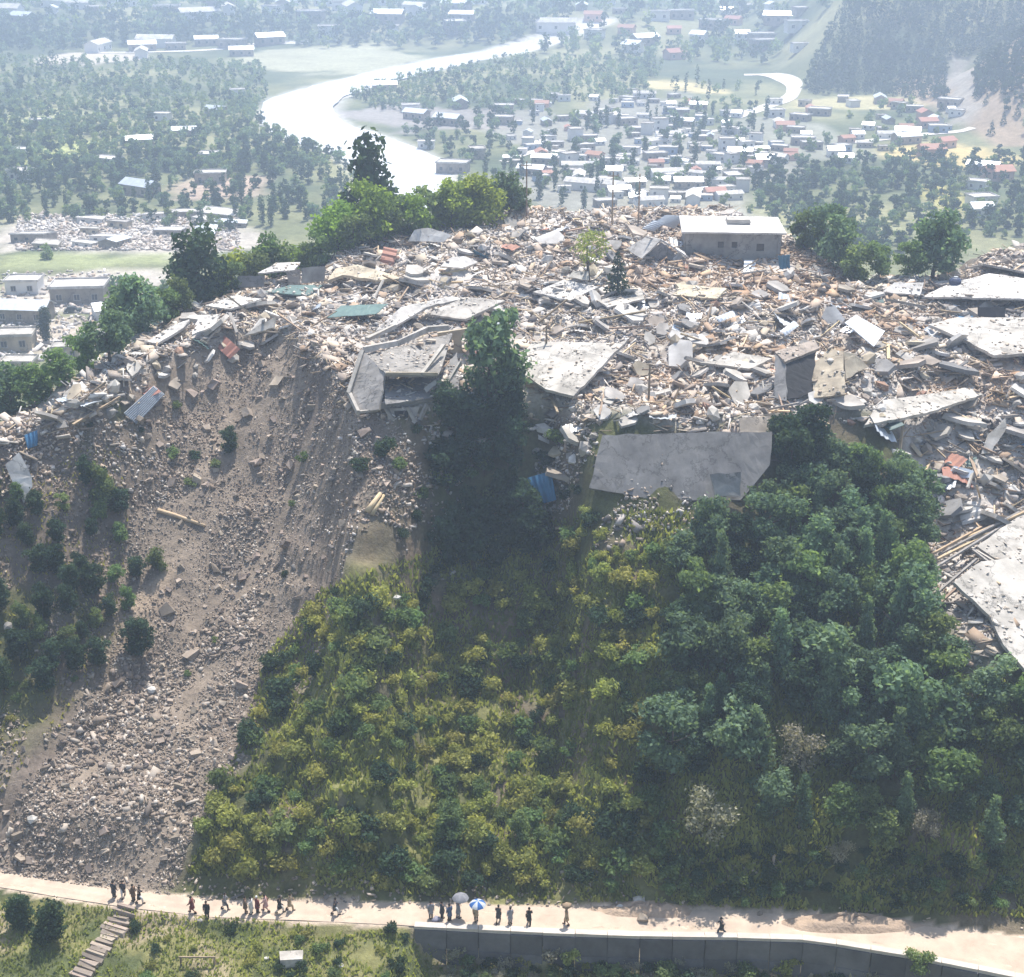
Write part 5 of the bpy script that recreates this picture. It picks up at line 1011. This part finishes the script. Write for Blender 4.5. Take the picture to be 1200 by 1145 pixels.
rubble('plaster_sheets', P, L_, [(.66,.62,.57),(.54,.48,.42),(.44,.38,.33),(.56,.48,.38),(.28,.25,.23),(.4,.3,.22)], 'flat pieces of plaster and roofing strewn over the hilltop rubble', .35)
Q = np.vstack([hits(RNG.normal(745, 55, 700), RNG.normal(600, 22, 700)), hits(RNG.uniform(410, 560, 1100), RNG.uniform(485, 570, 1100)), hits(RNG.uniform(600, 700, 1300), RNG.uniform(490, 600, 1300)), hits(RNG.uniform(0, 200, 1200), RNG.uniform(490, 590, 1200)), hits(RNG.normal(450, 45, 1100), RNG.normal(610, 45, 1100))]); Q = Q[fbm(Q[:, 0] / 3, Q[:, 1] / 3, 3, 351) > -.15]; Q[:, 2] += .08
rubble('spilled_rubble', Q, dims(len(Q), .5) * RNG.lognormal(0, .4, (len(Q), 1)), CR[3:], 'broken masonry spilled down over the edge of the hilltop', .6)
def in_slide(X, Y): return (scar_w(X, Y) > .35) & (Y < crest(X) + .5) & (Y > road_hi(X) + .4)
P = sample(110000, in_slide, -58, -6, 97, 162); P = P[fbm((P[:, 0] - .55 * P[:, 1]) / 2.5, P[:, 1] / 10, 4, 321) > .0 - .45 * RNG.random(len(P))]; P[:, 2] += .02; zf = np.clip(.75 + 1.1 * fbm(P[:, 0] / 7, P[:, 1] / 9, 3, 325) + .25 * (125 - P[:, 1]) / 25, .45, 1.5)[:, None]
rubble('landslide_debris', P, dims(len(P), .36) * zf * RNG.lognormal(0, .45, (len(P), 1)), [(.29,.235,.19),(.25,.205,.17),(.33,.265,.21),(.22,.18,.15),(.43,.375,.32),(.18,.15,.13),(.54,.48,.42)], 'grey brown stones and earth clods covering the landslide', .8)
P = sample(14000, lambda X, Y: (X < -30) & (Y > road_hi(X) + 1) & (Y < crest(X)) & (scar_w(X, Y) < .4) & (fbm(X / 4, Y / 4, 3, 341) > -.1), -60, -30, 97, 140); P[:, 2] += .05
rubble('slope_debris', P, dims(len(P), .4) * RNG.lognormal(0, .35, (len(P), 1)), [(.36,.29,.23),(.28,.23,.19),(.45,.39,.33),(.22,.19,.16)], 'scattered stones over the dark slope left of the slide', .8)
P = sample(9000, lambda X, Y: (Y > road_hi(X) + .3) & (Y < road_hi(X) + 3.2) & (fbm(X / 5, Y / 3, 3, 331) > -.05), -55, 60, 93, 116); P[:, 2] += .03
rubble('roadside_debris', P, dims(len(P), .5), [(.45,.36,.29),(.36,.3,.25),(.55,.46,.38),(.25,.22,.19)], 'loose stones and earth along the uphill edge of the road', .8)
P = sample(5000, lambda X, Y: (np.hypot((X + 52) / 0.1 * 0 + 0, 0) == 0), 0, 1, 300, 301) if False else hits(RNG.uniform(20, 280, 2600), RNG.uniform(252, 294, 2600)); P[:, 2] += .2
P = np.vstack([P, hits(RNG.uniform(0, 150, 900), RNG.uniform(318, 425, 900)) + np.array((0, 0, .15))])
rubble('hamlet_rubble', P, dims(len(P), 2.0), CR[:7], 'pale rubble of the ruined hamlet in the left valley', .5)

# ------------------------------------------------------------------ road edge: retaining wall, stairway, stones
wx = np.arange(-8.0, 46, 2.6); wo = tag(empty('retaining_wall', (0, float(road_lo(0)), 0)), 'dark concrete retaining wall holding up the road on the right', 'wall'); oy = float(road_lo(0))
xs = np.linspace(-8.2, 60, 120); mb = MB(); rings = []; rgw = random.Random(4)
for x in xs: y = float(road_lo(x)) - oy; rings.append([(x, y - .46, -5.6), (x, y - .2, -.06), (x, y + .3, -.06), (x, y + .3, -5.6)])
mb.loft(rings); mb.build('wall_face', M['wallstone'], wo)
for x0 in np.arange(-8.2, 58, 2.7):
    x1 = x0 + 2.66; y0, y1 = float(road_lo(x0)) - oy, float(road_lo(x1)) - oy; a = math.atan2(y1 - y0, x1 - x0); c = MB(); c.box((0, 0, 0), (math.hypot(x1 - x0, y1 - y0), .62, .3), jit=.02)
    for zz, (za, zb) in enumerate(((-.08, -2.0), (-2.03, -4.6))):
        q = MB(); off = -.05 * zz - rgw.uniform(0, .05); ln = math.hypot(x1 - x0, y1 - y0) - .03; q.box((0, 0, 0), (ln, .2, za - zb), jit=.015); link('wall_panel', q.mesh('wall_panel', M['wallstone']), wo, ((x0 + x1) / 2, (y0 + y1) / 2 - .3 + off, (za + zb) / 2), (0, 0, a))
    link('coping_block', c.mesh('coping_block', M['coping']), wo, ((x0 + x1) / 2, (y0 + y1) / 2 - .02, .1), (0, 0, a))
st = hit(150, 1064); so_ = tag(empty('stone_stairway', st), 'rough grey stone stairway leading down from the road at lower left', 'stairway')
e = hit(92, 1150); d = Vector(e) - Vector(st); nst = 17
for k in range(nst):
    t = (k + .3) / nst; q = Vector(st) + d * t; q.z = float(H(q.x, q.y)) + .12; wd = 2.0 + random.uniform(-.45, .45); mb = MB(); L = d.length / nst
    mb.box((0, 0, 0), (wd, L * .8, .42), jit=.12); link('step', mb.mesh('step', M['stone']), so_, q - so_.location, (random.uniform(-.04, .04), random.uniform(-.06, .06), math.atan2(d.y, d.x) + math.pi / 2 + random.uniform(-.06, .06)))
def rock(px, py, s, label, m='stone', sz=.8, name='rock'):
    b = hit(px, py); return tag(link(name, chunk(int(px), .5).mesh(name, M[m]), None, (b[0], b[1], b[2] + .15 * s), (0, 0, px), (s, s * .8, s * sz)), label, 'rock')
rock(753, 1078, 1.4, 'dark boulder lying alone on the road'); rock(726, 1064, 1.0, 'pale rock on the earth heap beside the road', 'roofwhite'); rock(748, 1056, 1.3, 'pale rock at the top of the roadside earth heap', 'pale'); rock(890, 1072, .8, 'small stone on the road right of the walker', 'stone'); mb = MB(); mb.box((0, 0, 0), (1.9, 1.1, 1.0), jit=.1); tag(link('stone_block', mb.mesh('stone_block', M['pale']), None, tuple(hit(342, 1128) + np.array((0, 0, .3))), (.05, .04, .15)), 'white block lying in the grass below the road', 'stone block'); rock(312, 1124, .5, 'small white stone in the grass below the road', 'roofwhite'); rock(400, 1133, .6, 'small pale stone at the bottom edge in the grass', 'roofwhite'); rock(235, 1080, .8, 'pale stone at the road edge beside the stairway people', 'pale')
rock(178, 810, 1.1, 'bright white boulder in the middle of the debris slide', 'roofwhite'); rock(38, 962, 1.4, 'pale round boulder at the lower left of the slide', 'pale'); rock(465, 702, 1.0, 'small white rock at the top of the shrubby slope', 'roofwhite'); rock(10, 735, 1.3, 'pale boulder at the left picture edge', 'pale')
for (px, py, rx_, ry_, hh, lab) in ((760,1066,5.2,1.3,1.0,'brown earth heap spilled on the road in the middle'),(1000,1083,6.5,1.4,1.3,'brown earth heap spilled on the road at right')):
    b = hit(px, py); V = []; F = []; n = 28; m = 9
    for i in range(m + 1):
        for j in range(n): a = 6.283 * j / n; r = i / m; V.append((rx_ * r * math.cos(a) * (1 + .15 * vnoise(j / 3, px, 5)), ry_ * r * math.sin(a), hh * (1 - r) ** .8 * (.8 + .4 * vnoise(i * .9, j * .5, 8)) - .12))
    for i in range(m):
        for j in range(n): F.append((i*n+j, (i+1)*n+j, (i+1)*n+(j+1)%n, i*n+(j+1)%n))
    M.setdefault('earth', pmat('brown_earth', (0.44,0.33,0.24), (0.32,0.24,0.18), 1.2, .96, .8, .15, world=True)); tag(link('earth_heap', mesh('earth_heap', V, F, M['earth'], True), None, b), lab, 'earth heap')
# wooden rail frame in the grass
b = hit(232, 1130); o = tag(empty('wooden_rail', b), 'dark wooden rail on posts in the grass below the road', 'rail'); mb = MB(); mb.box((0, 0, .75), (3.0, .12, .12)); mb.build('rail', M['timber'], o)
for x in (-1.4, 1.4): mb = MB(); mb.box((x, 0, .25), (.14, .14, 1.0)); mb.build('post', M['timber'], o)

# ------------------------------------------------------------------ people on the road
SKINM = pmat('skin', (0.36,0.22,0.15), (0.32,0.19,0.13), 6, .6, 0)
HAIRM = pmat('dark_hair', (0.025,0.02,0.018), None, 8, .7, .1)
def body_mesh(key, J, legs, arms):
    """one continuous figure grown over a jointed skeleton"""
    V, E, Rr = [], [], []
    def v(p, r): V.append(Vector(p)); Rr.append(r); return len(V) - 1
    def ch(a, pts):
        for p, r in pts: b = v(p, r); E.append((a, b)); a = b
        return a
    hx, hz = J
    pel = v((0, 0, .93 + hz), .125); chest = ch(pel, [((hx * .4, 0, 1.15 + hz), .125), ((hx, .0, 1.36 + hz), .14)]); neck = ch(chest, [((hx * 1.15, .0, 1.49 + hz), .058), ((hx * 1.3 + .015, 0, 1.56 + hz), .075), ((hx * 1.4 + .02, 0, 1.64 + hz), .1), ((hx * 1.4 + .01, 0, 1.72 + hz), .075)])
    ch(neck - 1, [((hx * 1.4 + .13, 0, 1.615 + hz), .02)])
    for s, (kx, kz, ax, az) in zip((-1, 1), legs): ch(pel, [((0, .1 * s, .86 + hz), .095), ((kx, .1 * s, kz), .062), ((ax, .1 * s, az), .042), ((ax + .17, .11 * s, az - .05), .034)])
    for s, (ex, ey, ez, wx_, wy, wz) in zip((-1, 1), arms):
        h = ch(chest, [((hx, .19 * s, 1.42 + hz), .062), ((ex, ey * s, ez), .042), ((wx_, wy * s, wz), .03)]); d = (V[h] - V[h - 1]).normalized(); sd_ = d.cross(Vector((1, .2, .1))).normalized()
        palm = ch(h, [(V[h] + d * .07, .034)])
        for f in range(4): q = V[palm] + sd_ * (.022 * (f - 1.5)); ch(palm, [(q + d * (.05 + .008 * (1 - abs(f - 1.3))), .009), (q + d * .085 + Vector((.012, 0, 0)), .008)])
        ch(h, [(V[h] + d * .035 + sd_ * .045, .011), (V[h] + d * .07 + sd_ * .055, .009)])
    me = bpy.data.meshes.new('b'); me.from_pydata(V, E, []); ob = link('b', me); md = ob.modifiers.new('s', 'SKIN')
    for i, sv in enumerate(me.skin_vertices[0].data): sv.radius = (Rr[i], Rr[i]); sv.use_root = (i == 0)
    ob.modifiers.new('u', 'SUBSURF').levels = 1; bpy.context.view_layer.update(); dg = bpy.context.evaluated_depsgraph_get(); out = bpy.data.meshes.new_from_object(ob.evaluated_get(dg)); bpy.data.objects.remove(ob)
    out.materials.clear(); out.materials.append(SKINM); out.name = 'person_body'; return out
POSES = {
 'stand': ((.0, 0), ((.01,.48,0,.08),(.01,.48,0,.08)), ((.02,.25,1.14,.08,.25,.9),(.02,.25,1.14,.08,.25,.9))),
 'walk': ((.05, -.02), ((.22,.5,.26,.08),(-.02,.47,-.32,.12)), ((-.14,.24,1.16,-.12,.24,.93),(.14,.24,1.14,.3,.22,.98))),
 'stride': ((.06, -.03), ((-.05,.46,-.36,.14),(.24,.5,.3,.08)), ((.16,.24,1.15,.32,.22,1.0),(-.15,.24,1.16,-.14,.24,.93))),
 'carry': ((.02, -.01), ((.16,.49,.18,.08),(-.02,.47,-.2,.1)), ((.1,.32,1.62,.04,.16,1.82),(.1,.32,1.62,.04,.16,1.82))),
 'hold': ((.0, 0), ((.05,.48,.06,.08),(-.02,.48,-.08,.08)), ((.02,.25,1.14,.08,.25,.9),(.12,.22,1.18,.26,.1,1.34))),
}
BODY = {k: body_mesh(k, *v) for k, v in POSES.items()}
def ring(c, rx_, ry_, n=10): return [(c[0] + rx_ * math.cos(6.283 * k / n), c[1] + ry_ * math.sin(6.283 * k / n), c[2]) for k in range(n)]
CL = {}
def cloth(c):
    if c not in CL: CL[c] = pmat('cloth', c, tuple(x * .75 for x in c), 5, .9, .2, .01)
    return CL[c]
def person(px, py, pose, face, tunic, trousers, label, cap=None, sc=1.0):
    P = hit(px, py); o = empty('person', (P[0], P[1], P[2] + .03), face, sc); link('body', BODY[pose], o); (hx, hz), legs, arms = POSES[pose]; mb = MB()
    mb.loft([ring((hx * f, 0, z + hz), a, b) for f, z, a, b in ((1.1,1.475,.07,.09),(1.05,1.44,.12,.21),(.9,1.3,.15,.2),(.5,1.1,.145,.18),(.1,.92,.16,.19),(0,.72,.19,.21),(0,.54,.22,.23))])
    for s, (ex, ey, ez, wx_, wy, wz) in zip((-1, 1), arms): mb.tube([(hx, .19 * s, 1.42 + hz), (ex, ey * s, ez), (wx_, wy * s, wz)], [.085, .068, .055], 7)
    mb.build('tunic', cloth(tunic), o, True); mb = MB()
    for s, (kx, kz, ax, az) in zip((-1, 1), legs): mb.tube([(0, .09 * s, .9 + hz), (kx, .1 * s, kz), (ax, .1 * s, az + .04)], [.12, .095, .075], 8)
    mb.build('trousers', cloth(trousers), o, True); mb = MB()
    for s, (kx, kz, ax, az) in zip((-1, 1), legs): mb.box((ax + .06, .1 * s, az - .045), (.27, .1, .08), jit=.01)
    mb.build('shoes', HAIRM, o); mb = MB(); hc = (hx * 1.4, 0)
    mb.loft([ring((hc[0] - .015 + .01, 0, 1.63 + hz), .112, .107), ring((hc[0] - .01, 0, 1.7 + hz), .11, .105), ring((hc[0], 0, 1.77 + hz), .075, .072), ring((hc[0], 0, 1.795 + hz), .02, .02)]); mb.build('cap' if cap else 'hair', cloth(cap) if cap else HAIRM, o, True)
    return tag(o, label, 'person')
DK, BK, WH, GY_, BR, RD, PK, TN, BL = (.07,.07,.08), (.03,.03,.035), (.72,.7,.68), (.3,.3,.33), (.2,.13,.09), (.22,.06,.06), (.6,.36,.34), (.42,.33,.22), (.1,.14,.24)
person(134, 1052, 'stand', 1.2, DK, DK, 'person in dark clothes, leftmost at the top of the stone stairway'); person(145, 1051, 'walk', -1.4, DK, WH, 'person in dark tunic and white trousers at the top of the stairway')
person(157, 1056, 'stand', 2.6, BR, DK, 'person in brown at the right side of the stairway top'); person(164, 1059, 'walk', .4, BK, WH, 'person in black tunic and white trousers right of the stairway top')
person(226, 1070, 'walk', 3.0, RD, RD, 'person in dark red walking left on the road near the stairway'); person(243, 1076, 'stand', -1.6, BK, DK, 'person in black standing at the lower road edge'); person(264, 1066, 'walk', .1, GY_, DK, 'person in grey walking right with a long shadow')
person(288, 1070, 'stand', .3, BR, BR, 'person in brown at the left of the tight group'); person(295, 1071, 'stand', 2.9, WH, WH, 'person dressed all in white in the tight group'); person(302, 1070, 'stand', .8, RD, DK, 'person in maroon in the middle of the tight group', WH); person(312, 1068, 'walk', 3.0, PK, PK, 'person in pink in the tight group'); person(328, 1070, 'stride', .1, BK, WH, 'person in black tunic and white trousers right of the tight group'); person(340, 1067, 'walk', .2, TN, TN, 'person in tan behind the tight group')
person(393, 1072, 'walk', .3, DK, WH, 'lone person in dark tunic and white trousers left of the spilled stones'); person(505, 1076, 'stand', -1.2, GY_, DK, 'person in grey at the start of the wall coping'); person(518, 1076, 'stand', .6, DK, DK, 'person in dark clothes beside the grey umbrella'); person(527, 1079, 'stand', 2.2, BL, DK, 'person in dark blue in the group by the grey umbrella')
pu = person(537, 1076, 'hold', .5, GY_, GY_, 'person in grey holding the grey umbrella'); pb = person(558, 1079, 'hold', -1.4, TN, DK, 'person in tan holding the blue and white umbrella'); person(584, 1081, 'walk', 1.4, DK, BK, 'person in black right of the blue umbrella'); person(598, 1083, 'stand', 2.0, GY_, GY_, 'person in grey right of the person in black')
person(620, 1084, 'stride', 1.5, BK, BK, 'slim person in black walking alone along the road'); pc = person(664, 1084, 'carry', 3.0, TN, BR, 'person in tan carrying a brown bundle on the head'); person(845, 1095, 'stride', 3.0, DK, DK, 'person in dark clothes striding along the wall coping')
def umbrella(pp, m1, m2, label):
    M4 = pp.matrix_basis; P = M4 @ Vector((.3, .1, 1.3)); o = tag(empty('umbrella', P), label, 'umbrella'); mb = MB(); mb.tube([(0, 0, -.12), (0, 0, .95)], .012, 5); mb.build('shaft', M['steel'], o); mb = MB(); mb.tube([(0, 0, -.12), (0, 0, -.2), (.04, 0, -.24), (.08, 0, -.2)], .018, 6); mb.build('handle', M['timber'], o)
    n = 16
    for g in range(8):
        V = []; F = []
        for i in range(6):
            for j in range(3):
                a = 6.283 * (g + j / 2) / 8; t = i / 5 * 1.15; r = .72 * math.sin(t) / math.sin(1.15) * (1 - .04 * (j == 1) * i / 5); V.append((r * math.cos(a), r * math.sin(a), .95 - .36 * (1 - math.cos(t)) / (1 - math.cos(1.15))))
        for i in range(5):
            for j in range(2): q = i * 3 + j; F.append((q, q + 3, q + 4, q + 1))
        link('canopy_panel', mesh('canopy_panel', V, F, [m1, m2][g % 2], True), o)
umbrella(pu, cloth((.2,.2,.22)), cloth((.24,.24,.26)), 'grey umbrella held above the group on the road'); umbrella(pb, cloth((.04,.13,.36)), cloth((.5,.53,.56)), 'blue and white umbrella held above the road')
Pn = pc.location; tag(link('bundle', chunk(5, .42).mesh('bundle', cloth((.3,.22,.15)), True), None, (Pn.x, Pn.y, Pn.z + 2.0), (0, 0, .4), (1, .9, .8)), 'brown cloth bundle carried on the head on the road', 'bundle')
tag(link('bundle', chunk(9, .45).mesh('bundle', cloth((.28,.27,.33)), True), None, tuple(hit(512, 1079) + np.array((0, 0, .18))), (0, 0, .8), (1.2, .9, .7)), 'grey purple cloth bundle set down on the road by the grey umbrella group', 'bundle')
# ------------------------------------------------------------------ the hazy air
hm, ht, hb_, hN, hL = newmat('haze'); ht.nodes.remove(hb_)
pv = hN('VolumePrincipled'); pv.inputs['Color'].default_value = (0.62, 0.76, 1.0, 1); pv.inputs['Density'].default_value = HAZE_DENSITY
pv.inputs['Anisotropy'].default_value = 0.35
hL(pv.outputs[0], ht.nodes['Material Output'].inputs['Volume'])
zlo = float(HH.min()) - 1.0; zhi = max(float(HH.max()), CAMZ) + 14
mb = MB(); mb.box((0, 2020, (zlo + zhi) / 2), (6420, 4380, zhi - zlo)); hz = mb.build('haze', hm); tag(hz, kind='stuff')
